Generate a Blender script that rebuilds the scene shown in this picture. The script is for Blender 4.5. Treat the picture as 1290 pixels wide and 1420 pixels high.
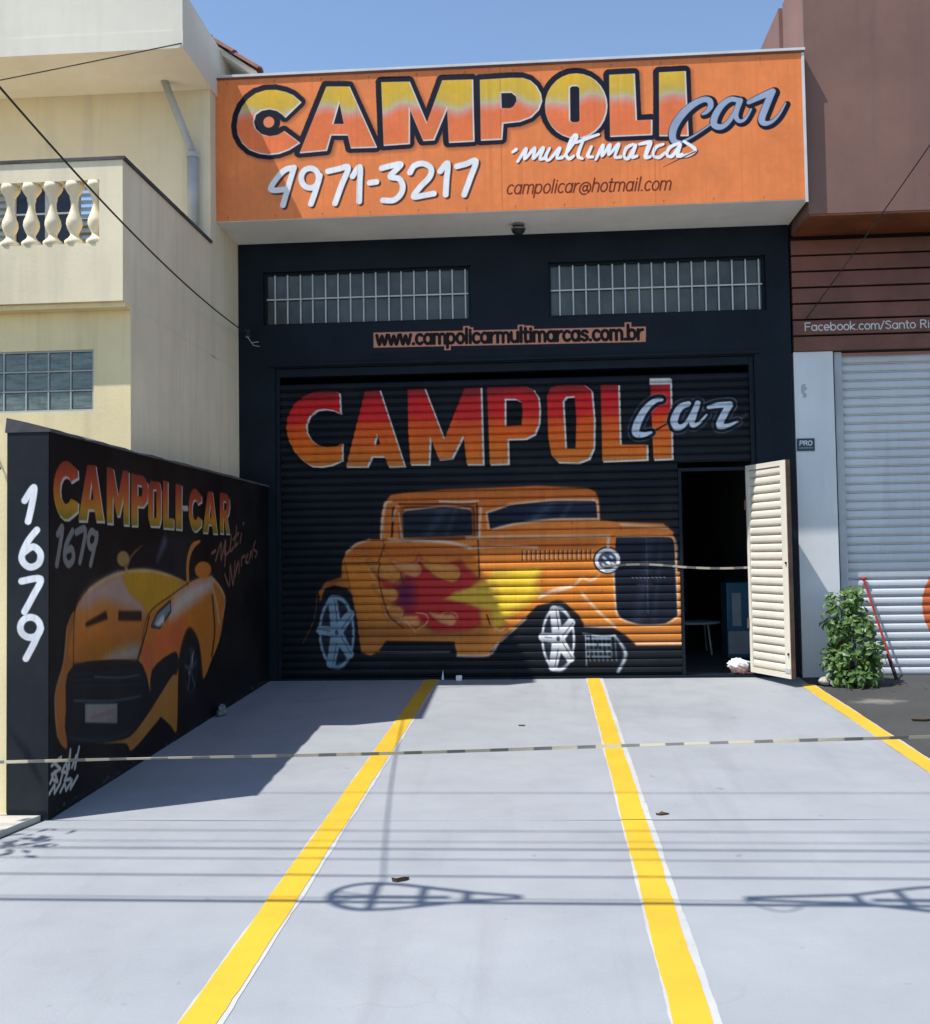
import bpy, bmesh, math, random
import numpy as np
from mathutils import Vector, Matrix

random.seed(7)
scene = bpy.context.scene
for o in list(bpy.data.objects):
    bpy.data.objects.remove(o, do_unlink=True)

# ------------------------------------------------------------------ camera
YAW, PITCH, ROLL = 0.0687, 0.0426, -0.0157
fw = Vector((-math.sin(YAW) * math.cos(PITCH), math.cos(YAW) * math.cos(PITCH), math.sin(PITCH)))
rt0 = Vector((math.cos(YAW), math.sin(YAW), 0))
up0 = rt0.cross(fw)
rt = rt0 * math.cos(ROLL) + up0 * math.sin(ROLL)
up = -rt0 * math.sin(ROLL) + up0 * math.cos(ROLL)
cam_data = bpy.data.cameras.new("camera")
cam_data.sensor_fit = 'HORIZONTAL'
cam_data.sensor_width = 36
cam_data.lens = 36 * 1450 / 1290
cam_data.clip_end = 3000
cam = bpy.data.objects.new("camera", cam_data)
scene.collection.objects.link(cam)
mw = Matrix((rt, up, -fw)).transposed().to_4x4()
mw.translation = Vector((0, -10.8, 1.27))
cam.matrix_world = mw
scene.camera = cam

# ------------------------------------------------------------------ light
SUN = Vector((0.475, 0.24, -1.0))            # direction the sunlight travels
elev = math.atan2(1.0, math.hypot(SUN.x, SUN.y))
azim = math.atan2(-SUN.x, -SUN.y)
world = bpy.data.worlds.new("World")
scene.world = world
world.use_nodes = True
wn = world.node_tree.nodes
wl = world.node_tree.links
bg = wn['Background']
sky = wn.new('ShaderNodeTexSky')
sky.sky_type = 'NISHITA'
sky.sun_disc = False
sky.sun_elevation = elev
sky.sun_rotation = azim
sky.air_density = 1.0
sky.dust_density = 0.1
sky.ozone_density = 1.6
wl.new(sky.outputs[0], bg.inputs[0])
bg.inputs[1].default_value = 0.15
sl = bpy.data.lights.new("sun", 'SUN')
sl.energy = 4.7
sl.angle = math.radians(0.5)
sl.color = (1.0, 0.965, 0.915)
so = bpy.data.objects.new("sun", sl)
scene.collection.objects.link(so)
so.rotation_euler = SUN.to_track_quat('-Z', 'Y').to_euler()
so.location = (-6, -9, 14)
vs = scene.view_settings
vs.view_transform = 'Standard'
vs.look = 'None'
vs.exposure = 0.4
vs.gamma = 1.0
scene.render.engine = 'CYCLES'

# ------------------------------------------------------------------ materials
def lin(c):
    return tuple(((v / 255) / 12.92 if v / 255 <= 0.04045 else ((v / 255 + 0.055) / 1.055) ** 2.4) for v in c)

def ramp2(nt, fac, a, b, p0=0.35, p1=0.65):
    r = nt.nodes.new('ShaderNodeValToRGB')
    r.color_ramp.elements[0].position = p0
    r.color_ramp.elements[1].position = p1
    r.color_ramp.elements[0].color = (*a, 1)
    r.color_ramp.elements[1].color = (*b, 1)
    nt.links.new(fac, r.inputs[0])
    return r.outputs[0]

def noise(nt, vec, scale, detail=5, rough=0.6, stretch=None):
    if stretch:
        m = nt.nodes.new('ShaderNodeMapping')
        m.inputs['Scale'].default_value = stretch
        nt.links.new(vec, m.inputs[0])
        vec = m.outputs[0]
    n = nt.nodes.new('ShaderNodeTexNoise')
    n.inputs['Scale'].default_value = scale
    n.inputs['Detail'].default_value = detail
    n.inputs['Roughness'].default_value = rough
    nt.links.new(vec, n.inputs['Vector'])
    return n.outputs['Fac']

def mix(nt, fac, a, b, mode='MIX'):
    m = nt.nodes.new('ShaderNodeMix')
    m.data_type = 'RGBA'
    m.blend_type = mode
    for s, v in ((0, fac), (6, a), (7, b)):
        if isinstance(v, (int, float)):
            m.inputs[s].default_value = v
        elif isinstance(v, tuple):
            m.inputs[s].default_value = (*v[:3], 1)
        else:
            nt.links.new(v, m.inputs[s])
    return m.outputs[2]

def newmat(name):
    m = bpy.data.materials.new(name)
    m.use_nodes = True
    nt = m.node_tree
    b = nt.nodes['Principled BSDF']
    g = nt.nodes.new('ShaderNodeNewGeometry')
    return m, nt, b, g.outputs['Position']

def bump(nt, b, h, strength=0.3, dist=0.01):
    n = nt.nodes.new('ShaderNodeBump')
    n.inputs['Strength'].default_value = strength
    n.inputs['Distance'].default_value = dist
    nt.links.new(h, n.inputs['Height'])
    nt.links.new(n.outputs[0], b.inputs['Normal'])

def paint(name, col, rough=0.6, var=0.15, scale=1.3, streak=0.0, streakcol=None, bmp=0.15, bscale=60, metal=0.0, spec=0.4):
    """weathered paint / plaster: blotches, vertical run-off streaks, fine relief"""
    m, nt, b, pos = newmat(name)
    a = tuple(max(0, c * (1 - var)) for c in col)
    d = tuple(min(1, c * (1 + var)) for c in col)
    c = ramp2(nt, noise(nt, pos, scale, 6), a, d)
    if streak:
        s = noise(nt, pos, 2.2, 5, 0.65, (3.2, 3.2, 0.22))
        f = ramp2(nt, s, (0, 0, 0), (streak,) * 3, 0.48, 0.75)
        c = mix(nt, f, c, streakcol or tuple(x * 0.45 for x in col))
    nt.links.new(c, b.inputs['Base Color'])
    b.inputs['Roughness'].default_value = rough
    b.inputs['Metallic'].default_value = metal
    b.inputs['Specular IOR Level'].default_value = spec
    if bmp:
        bump(nt, b, noise(nt, pos, bscale, 4), bmp, 0.004)
    return m

NAVY = (0.0085, 0.0140, 0.022)
M = {}
M['navy'] = paint('navy_wall_paint', NAVY, 0.5, 0.22, 1.6, 0.25, (0.018, 0.022, 0.026), 0.25, spec=0.12)
M['navy_metal'] = paint('navy_metal', NAVY, 0.42, 0.2, 2.5, bmp=0.05, spec=0.12)
M['white'] = paint('white_plaster', (0.86, 0.84, 0.78), 0.7, 0.08, 1.1, 0.2, (0.66, 0.62, 0.54))
M['flash'] = paint('flashing', (0.62, 0.62, 0.62), 0.45, 0.1, 3)
M['cream'] = paint('cream_plaster', (0.77, 0.67, 0.47), 0.8, 0.07, 0.9, 0.3, (0.40, 0.36, 0.30), 0.3, 45)
M['side'] = paint('weathered_side_plaster', (0.80, 0.69, 0.50), 0.85, 0.09, 0.8, 0.5, (0.55, 0.48, 0.38), 0.35, 40)
M['eave'] = paint('eave_plaster', (0.74, 0.69, 0.57), 0.8, 0.06, 1.0, 0.15, (0.45, 0.42, 0.36))
M['yellow'] = paint('yellow_plaster', (0.88, 0.73, 0.42), 0.8, 0.08, 0.8, 0.40, (0.55, 0.44, 0.25), 0.3, 45)
M['coping'] = paint('coping_mortar', (0.075, 0.075, 0.08), 0.9, 0.35, 3.0, bmp=0.5, bscale=30)
M['brown'] = paint('brown_fascia_paint', (0.215, 0.115, 0.088), 0.75, 0.13, 1.0, 0.45, (0.13, 0.085, 0.072), 0.25)
M['wood'] = paint('brown_wood', (0.17, 0.062, 0.04), 0.5, 0.25, 2.0, bmp=0.15)
M['woodsof'] = paint('soffit_wood', (0.20, 0.062, 0.022), 0.45, 0.3, 2.4, bmp=0.15)
M['gap'] = paint('dark_gap', (0.012, 0.009, 0.008), 0.9, 0.1, 2)
M['shopwhite'] = paint('shop_white', (0.70, 0.71, 0.715), 0.65, 0.06, 1.0, 0.25, (0.5, 0.5, 0.5), 0.2)
M['pvc'] = paint('pvc_pipe', (0.42, 0.43, 0.42), 0.45, 0.1, 4)
M['tile'] = paint('clay_roof_tile', (0.22, 0.10, 0.07), 0.85, 0.35, 5, bmp=0.4)
M['bar'] = paint('window_bar_white', (0.55, 0.57, 0.58), 0.4, 0.1, 5)
M['concrete'] = paint('pavement_concrete', (0.40, 0.375, 0.33), 0.9, 0.18, 2.2, bmp=0.5, bscale=40)
M['roadway'] = paint('worn_road', (0.10, 0.10, 0.10), 0.9, 0.2, 1.0, bmp=0.4)
M['pole'] = paint('concrete_pole', (0.33, 0.32, 0.30), 0.9, 0.15, 2.0)
M['black'] = paint('black_rubber', (0.012, 0.012, 0.013), 0.55, 0.2, 5)
M['cable'] = paint('cable_black', (0.02, 0.02, 0.02), 0.6, 0.2, 5)
M['interior'] = paint('interior_grey', (0.10, 0.10, 0.10), 0.8, 0.15, 1)
M['creamdoor'] = paint('cream_door_enamel', (0.68, 0.64, 0.54), 0.4, 0.06, 2.0, 0.22, (0.5, 0.45, 0.35), 0.05)
M['rust'] = paint('rusty_hinge', (0.12, 0.07, 0.04), 0.7, 0.3, 8)
M['red'] = paint('red_enamel', (0.33, 0.03, 0.025), 0.45, 0.15, 6)
M['blue'] = paint('blue_cabinet_enamel', (0.045, 0.19, 0.31), 0.4, 0.1, 2)
M['pale'] = paint('pale_print', (0.42, 0.48, 0.5), 0.6, 0.12, 5)
M['bag'] = paint('white_plastic_bag', (0.80, 0.80, 0.80), 0.4, 0.08, 8)
M['pink'] = paint('pink_cloth', (0.55, 0.33, 0.25), 0.85, 0.25, 12)
M['stone'] = paint('grey_stone', (0.16, 0.17, 0.19), 0.9, 0.3, 12, bmp=0.6)
M['leafdry'] = paint('dry_leaf', (0.09, 0.05, 0.02), 0.8, 0.3, 25)
M['trunk'] = paint('bark', (0.11, 0.075, 0.05), 0.9, 0.3, 8, bmp=0.6)
M['bluesign'] = paint('blue_sign_enamel', (0.012, 0.05, 0.10), 0.4, 0.1, 5)
M['lettering'] = paint('lettering_white', (0.62, 0.60, 0.58), 0.5, 0.1, 6)
M['rail'] = paint('galvanised_rail', (0.42, 0.44, 0.46), 0.45, 0.1, 3)
M['steel'] = paint('steel_post', (0.25, 0.25, 0.26), 0.4, 0.15, 5, metal=0.6)

# dark window glass
m, nt, b, pos = newmat('dusty_glass')
c = ramp2(nt, noise(nt, pos, 2.2, 5), (0.028, 0.033, 0.031), (0.085, 0.092, 0.084))
nt.links.new(c, b.inputs['Base Color'])
b.inputs['Roughness'].default_value = 0.22
M['glass'] = m
m, nt, b, pos = newmat('glass_block')
c = ramp2(nt, noise(nt, pos, 9, 4, 0.6, (1, 1, 5)), (0.10, 0.135, 0.125), (0.20, 0.24, 0.22))
nt.links.new(c, b.inputs['Base Color'])
b.inputs['Roughness'].default_value = 0.15
bump(nt, b, noise(nt, pos, 30, 2, 0.5, (1, 1, 0.3)), 0.5, 0.01)
M['gblock'] = m
m, nt, b, pos = newmat('dark_glass')
b.inputs['Base Color'].default_value = (0.01, 0.012, 0.016, 1)
b.inputs['Roughness'].default_value = 0.08
M['dglass'] = m

# painted driveway: light bluish grey floor paint with wear, tyre dust and roller marks
m, nt, b, pos = newmat('driveway_floor_paint')
c = ramp2(nt, noise(nt, pos, 0.9, 7, 0.62), (0.278, 0.294, 0.313), (0.316, 0.332, 0.348))
c = mix(nt, ramp2(nt, noise(nt, pos, 6.5, 6, 0.7, (0.35, 1, 1)), (0, 0, 0), (0.22,) * 3, 0.52, 0.8), c, (0.235, 0.25, 0.275))
c = mix(nt, ramp2(nt, noise(nt, pos, 55, 3, 0.7), (0, 0, 0), (0.5,) * 3, 0.70, 0.78), c, (0.18, 0.18, 0.19))
c = mix(nt, ramp2(nt, noise(nt, pos, 1.7, 5, 0.7, (3.0, 0.5, 1)), (0, 0, 0), (0.16,) * 3, 0.5, 0.7), c, (0.315, 0.325, 0.335))
# hairline cracks showing through the paint, only here and there
wp = nt.nodes.new('ShaderNodeVectorMath'); wp.operation = 'ADD'
nn = nt.nodes.new('ShaderNodeTexNoise'); nn.inputs['Scale'].default_value = 2.5; nn.inputs['Detail'].default_value = 6
nt.links.new(pos, nn.inputs['Vector'])
ws = nt.nodes.new('ShaderNodeVectorMath'); ws.operation = 'SCALE'; ws.inputs['Scale'].default_value = 0.55
nt.links.new(nn.outputs['Color'], ws.inputs[0])
nt.links.new(pos, wp.inputs[0]); nt.links.new(ws.outputs[0], wp.inputs[1])
vo = nt.nodes.new('ShaderNodeTexVoronoi'); vo.feature = 'DISTANCE_TO_EDGE'; vo.inputs['Scale'].default_value = 0.55
nt.links.new(wp.outputs[0], vo.inputs['Vector'])
ck = ramp2(nt, vo.outputs['Distance'], (1, 1, 1), (0, 0, 0), 0.002, 0.006)
cm = ramp2(nt, noise(nt, pos, 0.8, 3), (0, 0, 0), (0.16,) * 3, 0.54, 0.66)
cf = nt.nodes.new('ShaderNodeMath'); cf.operation = 'MULTIPLY'
nt.links.new(ck, cf.inputs[0]); nt.links.new(cm, cf.inputs[1])
c = mix(nt, cf.outputs[0], c, (0.15, 0.15, 0.155))
# tyre dust in long faint smudges and a few dark drips
c = mix(nt, ramp2(nt, noise(nt, pos, 2.0, 5, 0.6, (2.2, 0.16, 1)), (0, 0, 0), (0.30,) * 3, 0.55, 0.72), c, (0.215, 0.22, 0.235))
c = mix(nt, ramp2(nt, noise(nt, pos, 9, 2, 0.4), (0, 0, 0), (0.45,) * 3, 0.735, 0.775), c, (0.17, 0.17, 0.175))
nt.links.new(c, b.inputs['Base Color'])
nt.links.new(ramp2(nt, noise(nt, pos, 3, 5), (0.5,) * 3, (0.75,) * 3), b.inputs['Roughness'])
bump(nt, b, noise(nt, pos, 70, 5, 0.65), 0.25, 0.006)
M['drive'] = m
def marking(name, col, bare, thr):
    m, nt, b, pos = newmat(name)
    c = ramp2(nt, noise(nt, pos, 2.5, 6), tuple(x * 0.9 for x in col), tuple(min(1, x * 1.05) for x in col))
    c = mix(nt, ramp2(nt, noise(nt, pos, 26, 6, 0.7), (0, 0, 0), (0.7,) * 3, thr, thr + 0.08), c, bare)
    nt.links.new(c, b.inputs['Base Color'])
    b.inputs['Roughness'].default_value = 0.55
    bump(nt, b, noise(nt, pos, 70, 5, 0.65), 0.25, 0.006)
    return m
M['yline'] = marking('yellow_floor_paint', (0.64, 0.395, 0.028), (0.46, 0.37, 0.15), 0.66)
M['wline'] = marking('white_floor_paint', (0.46, 0.47, 0.46), (0.31, 0.32, 0.34), 0.60)
# asphalt / worn concrete of the neighbour's forecourt
m, nt, b, pos = newmat('dark_asphalt')
c = ramp2(nt, noise(nt, pos, 1.2, 7, 0.65), (0.038, 0.038, 0.037), (0.056, 0.056, 0.054))
c = mix(nt, ramp2(nt, noise(nt, pos, 80, 3, 0.7), (0, 0, 0), (0.6,) * 3, 0.60, 0.72), c, (0.13, 0.125, 0.12))
st = nt.nodes.new('ShaderNodeVectorMath'); st.operation = 'SUBTRACT'
st.inputs[1].default_value = (2.95, -1.35, -0.05)
nt.links.new(pos, st.inputs[0])
sc = nt.nodes.new('ShaderNodeVectorMath'); sc.operation = 'MULTIPLY'
sc.inputs[1].default_value = (2.0, 3.0, 0)
nt.links.new(st.outputs[0], sc.inputs[0])
ln = nt.nodes.new('ShaderNodeVectorMath'); ln.operation = 'LENGTH'
nt.links.new(sc.outputs[0], ln.inputs[0])
mm = nt.nodes.new('ShaderNodeMath'); mm.operation = 'ADD'
nt.links.new(ln.outputs['Value'], mm.inputs[0])
nt.links.new(noise(nt, pos, 7, 6, 0.7), mm.inputs[1])
c = mix(nt, ramp2(nt, mm.outputs[0], (0.75,) * 3, (0, 0, 0), 0.62, 1.15), c, (0.22, 0.205, 0.18))
nt.links.new(c, b.inputs['Base Color'])
b.inputs['Roughness'].default_value = 0.9
bump(nt, b, noise(nt, pos, 110, 4, 0.7), 0.6, 0.008)
M['asphalt'] = m

def leafmat(name, dark, light, scale=9):
    m, nt, b, pos = newmat(name)
    oi = nt.nodes.new('ShaderNodeAttribute'); oi.attribute_name = 'tint'
    c = mix(nt, oi.outputs['Fac'], dark, light)
    c = mix(nt, ramp2(nt, noise(nt, pos, scale, 4), (0, 0, 0), (0.5,) * 3), c, tuple(x * 0.6 for x in light))
    nt.links.new(c, b.inputs['Base Color'])
    b.inputs['Roughness'].default_value = 0.45
    tr = nt.nodes.new('ShaderNodeBsdfTranslucent')
    nt.links.new(c, tr.inputs[0])
    ms = nt.nodes.new('ShaderNodeMixShader')
    ms.inputs[0].default_value = 0.25
    nt.links.new(b.outputs[0], ms.inputs[1]); nt.links.new(tr.outputs[0], ms.inputs[2])
    nt.links.new(ms.outputs[0], nt.nodes['Material Output'].inputs[0])
    return m
M['leaf'] = leafmat('bush_leaf', (0.030, 0.085, 0.018), (0.15, 0.26, 0.055))
M['treeleaf'] = leafmat('tree_leaf', (0.03, 0.07, 0.02), (0.08, 0.14, 0.04))

# striped caution tape: stripes run along the ribbon's own UV length
m, nt, b, pos = newmat('caution_tape')
uv = nt.nodes.new('ShaderNodeUVMap'); sx = nt.nodes.new('ShaderNodeSeparateXYZ')
nt.links.new(uv.outputs[0], sx.inputs[0])
a1 = nt.nodes.new('ShaderNodeMath'); a1.operation = 'MULTIPLY'; a1.inputs[1].default_value = 4.2
nt.links.new(sx.outputs[0], a1.inputs[0])
a2 = nt.nodes.new('ShaderNodeMath'); a2.operation = 'FRACT'
nt.links.new(a1.outputs[0], a2.inputs[0])
c = ramp2(nt, a2.outputs[0], (0.40, 0.35, 0.25), (0.13, 0.12, 0.105), 0.56, 0.60)
nt.links.new(c, b.inputs['Base Color'])
b.inputs['Roughness'].default_value = 0.4
M['tape'] = m

# grey shop shutter with its painted orange roundel (flat print on the slats)
m, nt, b, pos = newmat('grey_shutter_paint')
c = ramp2(nt, noise(nt, pos, 1.4, 5), (0.57, 0.585, 0.60), (0.65, 0.665, 0.68))
c = mix(nt, ramp2(nt, noise(nt, pos, 2.2, 5, 0.65, (3, 3, 0.3)), (0, 0, 0), (0.35,) * 3, 0.5, 0.75), c, (0.40, 0.40, 0.40))
sb = nt.nodes.new('ShaderNodeVectorMath'); sb.operation = 'SUBTRACT'
sb.inputs[1].default_value = (4.395, 0, 0.70)
nt.links.new(pos, sb.inputs[0])
ml = nt.nodes.new('ShaderNodeVectorMath'); ml.operation = 'MULTIPLY'
ml.inputs[1].default_value = (1, 0, 1)
nt.links.new(sb.outputs[0], ml.inputs[0])
le = nt.nodes.new('ShaderNodeVectorMath'); le.operation = 'LENGTH'
nt.links.new(ml.outputs[0], le.inputs[0])
c = mix(nt, ramp2(nt, le.outputs['Value'], (1, 1, 1), (0, 0, 0), 0.515, 0.525), c, (0.62, 0.13, 0.035))
nt.links.new(c, b.inputs['Base Color'])
b.inputs['Roughness'].default_value = 0.45
M['gshutter'] = m

# ------------------------------------------------------------------ paint-by-shape canvases (murals and lettering)
class Canvas:
    """a painted surface, built shape by shape in wall metres"""
    def __init__(s, u0, u1, v0, v1, res, base):
        s.u0, s.u1, s.v0, s.v1 = u0, u1, v0, v1
        s.w = int(round((u1 - u0) / res)); s.h = int(round((v1 - v0) / res))
        s.px = res
        s.a = np.zeros((s.h, s.w, 3), np.float32) + np.array(base, np.float32)
    def win(s, us, vs_, pad):
        x0 = max(0, int((min(us) - pad - s.u0) / s.px)); x1 = min(s.w, int((max(us) + pad - s.u0) / s.px) + 2)
        y0 = max(0, int((min(vs_) - pad - s.v0) / s.px)); y1 = min(s.h, int((max(vs_) + pad - s.v0) / s.px) + 2)
        if x1 <= x0 or y1 <= y0:
            return None
        U, V = np.meshgrid(s.u0 + (np.arange(x0, x1) + 0.5) * s.px, s.v0 + (np.arange(y0, y1) + 0.5) * s.px)
        return (slice(y0, y1), slice(x0, x1)), U.astype(np.float32), V.astype(np.float32)
    def put(s, sl, U, V, cov, col):
        c = col(U, V) if callable(col) else np.array(col, np.float32)
        cov = np.clip(cov, 0, 1)[..., None]
        s.a[sl] = s.a[sl] * (1 - cov) + c * cov
    @staticmethod
    def segd(U, V, p, q):
        dx, dy = q[0] - p[0], q[1] - p[1]
        L = dx * dx + dy * dy + 1e-12
        t = np.clip(((U - p[0]) * dx + (V - p[1]) * dy) / L, 0, 1)
        return np.hypot(U - p[0] - t * dx, V - p[1] - t * dy), t
    def sdf(s, U, V, rings):
        d = np.full(U.shape, 1e9, np.float32); ins = np.zeros(U.shape, bool)
        for R in rings:
            for p, q in zip(R, R[1:] + R[:1]):
                e, _ = s.segd(U, V, p, q)
                d = np.minimum(d, e)
                if p[1] != q[1]:
                    cr = ((p[1] > V) != (q[1] > V)) & (U < (q[0] - p[0]) * (V - p[1]) / (q[1] - p[1]) + p[0])
                    ins ^= cr
        return np.where(ins, -d, d)
    def poly(s, R, col, soft=0.0, grow=0.0, holes=(), shift=(0, 0), op=1.0, rag=0.0, sm=False):
        if sm:
            Q, n_ = [], len(R)
            for i in range(n_):
                p0, p1, p2, p3 = R[i - 1], R[i], R[(i + 1) % n_], R[(i + 2) % n_]
                for k in range(4):
                    t = k / 4
                    Q.append(tuple((1 - t) ** 3 * p1[j] + 3 * (1 - t) ** 2 * t * (p1[j] + (p2[j] - p0[j]) / 7) + 3 * (1 - t) * t * t * (p2[j] - (p3[j] - p1[j]) / 7) + t ** 3 * p2[j] for j in (0, 1)))
            R = Q
        R = [(u + shift[0], v + shift[1]) for u, v in R]
        H = [[(u + shift[0], v + shift[1]) for u, v in h] for h in holes]
        w = s.win([p[0] for p in R], [p[1] for p in R], grow + soft + 0.02)
        if w is None: return
        sl, U, V = w
        d = s.sdf(U, V, [R] + H) - grow
        if rag:
            d = d + rag * (np.sin(U * 61 + 3 * np.sin(V * 37)) * np.sin(V * 53 + 2 * np.sin(U * 29)))
        s.put(sl, U, V, (0.5 - d / (s.px + soft)) * op, col)
    def line(s, P, wd, col, soft=0.0, shift=(0, 0), smooth=True, op=1.0, grow=0.0):
        """brush stroke with half-widths wd (one number or one per point)"""
        W = list(wd) if isinstance(wd, (list, tuple)) else [wd] * len(P)
        P = [(u + shift[0], v + shift[1]) for u, v in P]
        if smooth and len(P) > 2:
            Q, W2 = [], []
            for i in range(len(P) - 1):
                p0, p1, p2, p3 = P[max(i - 1, 0)], P[i], P[i + 1], P[min(i + 2, len(P) - 1)]
                for k in range(5):
                    t = k / 5
                    f = lambda a, b_, c_, d_: 0.5 * (2 * b_ + (c_ - a) * t + (2 * a - 5 * b_ + 4 * c_ - d_) * t * t + (3 * b_ - a - 3 * c_ + d_) * t ** 3)
                    Q.append((f(p0[0], p1[0], p2[0], p3[0]), f(p0[1], p1[1], p2[1], p3[1])))
                    W2.append(W[i] * (1 - t) + W[i + 1] * t)
            Q.append(P[-1]); W2.append(W[-1])
            P, W = Q, W2
        w = s.win([p[0] for p in P], [p[1] for p in P], max(W) + soft + grow + 0.02)
        if w is None: return
        sl, U, V = w
        d = np.full(U.shape, 1e9, np.float32)
        for i in range(len(P) - 1):
            e, t = s.segd(U, V, P[i], P[i + 1])
            d = np.minimum(d, e - (W[i] * (1 - t) + W[i + 1] * t))
        s.put(sl, U, V, (0.5 - (d - grow) / (s.px + soft)) * op, col)
    def ell(s, c3, col, soft=0.0, k=1.0, op=1.0, sh=0.0):
        (cx, cy), (ax, _), (_, by) = c3[:3]
        rx, ry = abs(ax - cx) * k, abs(by - cy) * k
        w = s.win([cx - rx, cx + rx], [cy - ry, cy + ry], soft + 0.02)
        if w is None: return
        sl, U, V = w
        d = (np.sqrt(((U - cx) / rx) ** 2 + ((V - cy) / ry) ** 2) - 1) * min(rx, ry)
        s.put(sl, U, V, (0.5 - d / (s.px + soft)) * op, col)
    def text(s, t, p0, p1, xh, hw, col, grow=0.0, slant=0.12, shift=(0, 0)):
        for L in text_lines(t, p0, p1, xh, slant):
            s.line(L, hw, col, shift=shift, smooth=len(L) > 2, grow=grow)
    def mottle(s, amt, seed):
        r = np.random.RandomState(seed)
        n = np.zeros((s.h, s.w), np.float32)
        for step, wgt in ((40, 0.5), (12, 0.3), (4, 0.2)):
            g = r.rand(s.h // step + 3, s.w // step + 3)
            yi = np.arange(s.h) / step; xi = np.arange(s.w) / step
            y0 = yi.astype(int); x0 = xi.astype(int)
            fy = (yi - y0)[:, None]; fx = (xi - x0)[None]
            n += wgt * (g[y0][:, x0] * (1 - fy) * (1 - fx) + g[y0 + 1][:, x0] * fy * (1 - fx) + g[y0][:, x0 + 1] * (1 - fy) * fx + g[y0 + 1][:, x0 + 1] * fy * fx)
        s.a *= (1 + amt * (n - 0.5) * 2)[..., None]
        # vertical rain streaks
        k = r.rand(s.w // 5 + 3); xi = np.arange(s.w) / 5; x0 = xi.astype(int); fx = xi - x0
        st = (k[x0] * (1 - fx) + k[x0 + 1] * fx)[None] ** 3
        s.a *= (1 - amt * 1.2 * st * np.clip(n * 2.2 - 0.7, 0, 1))[..., None]
    def material(s, name, rough=0.5, dirt=0.25):
        img = bpy.data.images.new(name, s.w, s.h)
        buf = np.ones((s.h, s.w, 4), np.float32)
        buf[..., :3] = np.clip(s.a / 255.0, 0, 1)
        img.pixels.foreach_set(buf.ravel())
        img.update(); img.pack()
        m, nt, b, pos = newmat(name)
        uv = nt.nodes.new('ShaderNodeUVMap')
        t = nt.nodes.new('ShaderNodeTexImage')
        t.image = img; t.extension = 'EXTEND'
        nt.links.new(uv.outputs[0], t.inputs[0])
        c = mix(nt, ramp2(nt, noise(nt, pos, 1.6, 6), (0, 0, 0), (dirt,) * 3, 0.4, 0.75), t.outputs[0], (0.08, 0.075, 0.07))
        nt.links.new(c, b.inputs['Base Color'])
        b.inputs['Roughness'].default_value = rough
        b.inputs['Specular IOR Level'].default_value = 0.15
        bump(nt, b, noise(nt, pos, 60, 4), 0.12, 0.004)
        return m

# single-stroke sign-writer's alphabet; unit = x-height
def arc(cx, cy, rx, ry, a0, a1, n=9):
    return [(cx + rx * math.cos(math.radians(a0 + (a1 - a0) * i / n)), cy + ry * math.sin(math.radians(a0 + (a1 - a0) * i / n))) for i in range(n + 1)]
OV = arc(.4, .5, .32, .5, 0, 360, 14)
GL = {
 'a': (.88, [OV, [(.72, 1), (.72, 0)]]), 'b': (.88, [OV, [(.08, 1.5), (.08, 0)]]), 'c': (.75, [arc(.4, .5, .32, .5, 50, 310, 12)]),
 'e': (.85, [[(.08, .5), (.72, .5)] + arc(.4, .5, .32, .5, 0, 310, 14)]), 'h': (.85, [[(.1, 1.5), (.1, 0)], [(.1, .6)] + arc(.4, .6, .3, .4, 180, 0, 8) + [(.7, 0)]]),
 'i': (.34, [[(.15, 1), (.15, 0)], [(.15, 1.3), (.15, 1.34)]]), 'k': (.8, [[(.1, 1.5), (.1, 0)], [(.65, 1), (.12, .45), (.7, 0)]]), 'l': (.34, [[(.15, 1.5), (.15, 0)]]),
 'm': (1.25, [[(.1, 1), (.1, 0)], [(.1, .6)] + arc(.35, .65, .25, .35, 180, 0, 7) + [(.6, 0)], [(.6, .6)] + arc(.85, .65, .25, .35, 180, 0, 7) + [(1.1, 0)]]),
 'n': (.85, [[(.1, 1), (.1, 0)], [(.1, .6)] + arc(.4, .6, .3, .4, 180, 0, 8) + [(.7, 0)]]), 'o': (.82, [OV]), 'p': (.88, [OV, [(.08, 1), (.08, -.45)]]),
 'r': (.6, [[(.1, 1), (.1, 0)], [(.1, .55), (.25, .9), (.5, 1)]]), 's': (.72, [[(.6, .85), (.4, 1), (.15, .88), (.15, .65), (.55, .4), (.58, .15), (.35, 0), (.08, .13)]]),
 't': (.55, [[(.22, 1.4), (.22, .1), (.45, 0)], [(.02, 1), (.45, 1)]]), 'u': (.85, [[(.1, 1), (.1, .4)] + arc(.4, .4, .3, .4, 180, 360, 8) + [(.7, 1)], [(.7, 1), (.7, 0)]]),
 'w': (1.1, [[(.05, 1), (.28, 0), (.52, .9), (.76, 0), (1.0, 1)]]), '.': (.34, [[(.13, .02), (.17, .02)]]), '@': (1.3, [arc(.62, .4, .55, .65, -50, 290, 20), arc(.6, .4, .22, .3, 0, 360, 10), [(.84, .75), (.84, .2), (1.05, .15)]]),
 ' ': (.5, []), '/': (.6, [[(.02, -.1), (.5, 1.5)]]), 'F': (.85, [[(.1, 0), (.1, 1.45), (.75, 1.45)], [(.1, .75), (.65, .75)]]),
 'S': (.9, [[(.75, 1.25), (.45, 1.47), (.15, 1.3), (.15, 1.0), (.7, .6), (.75, .25), (.45, 0), (.1, .2)]]), 'R': (.95, [[(.1, 0), (.1, 1.45), (.55, 1.45), (.78, 1.25), (.72, .9), (.5, .75), (.1, .75)], [(.45, .75), (.82, 0)]]),
 'P': (.9, [[(.1, 0), (.1, 1.45), (.55, 1.45), (.78, 1.2), (.72, .85), (.5, .7), (.1, .7)]]), 'O': (1.1, [arc(.52, .72, .42, .74, 0, 360, 16)]),
}
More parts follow.
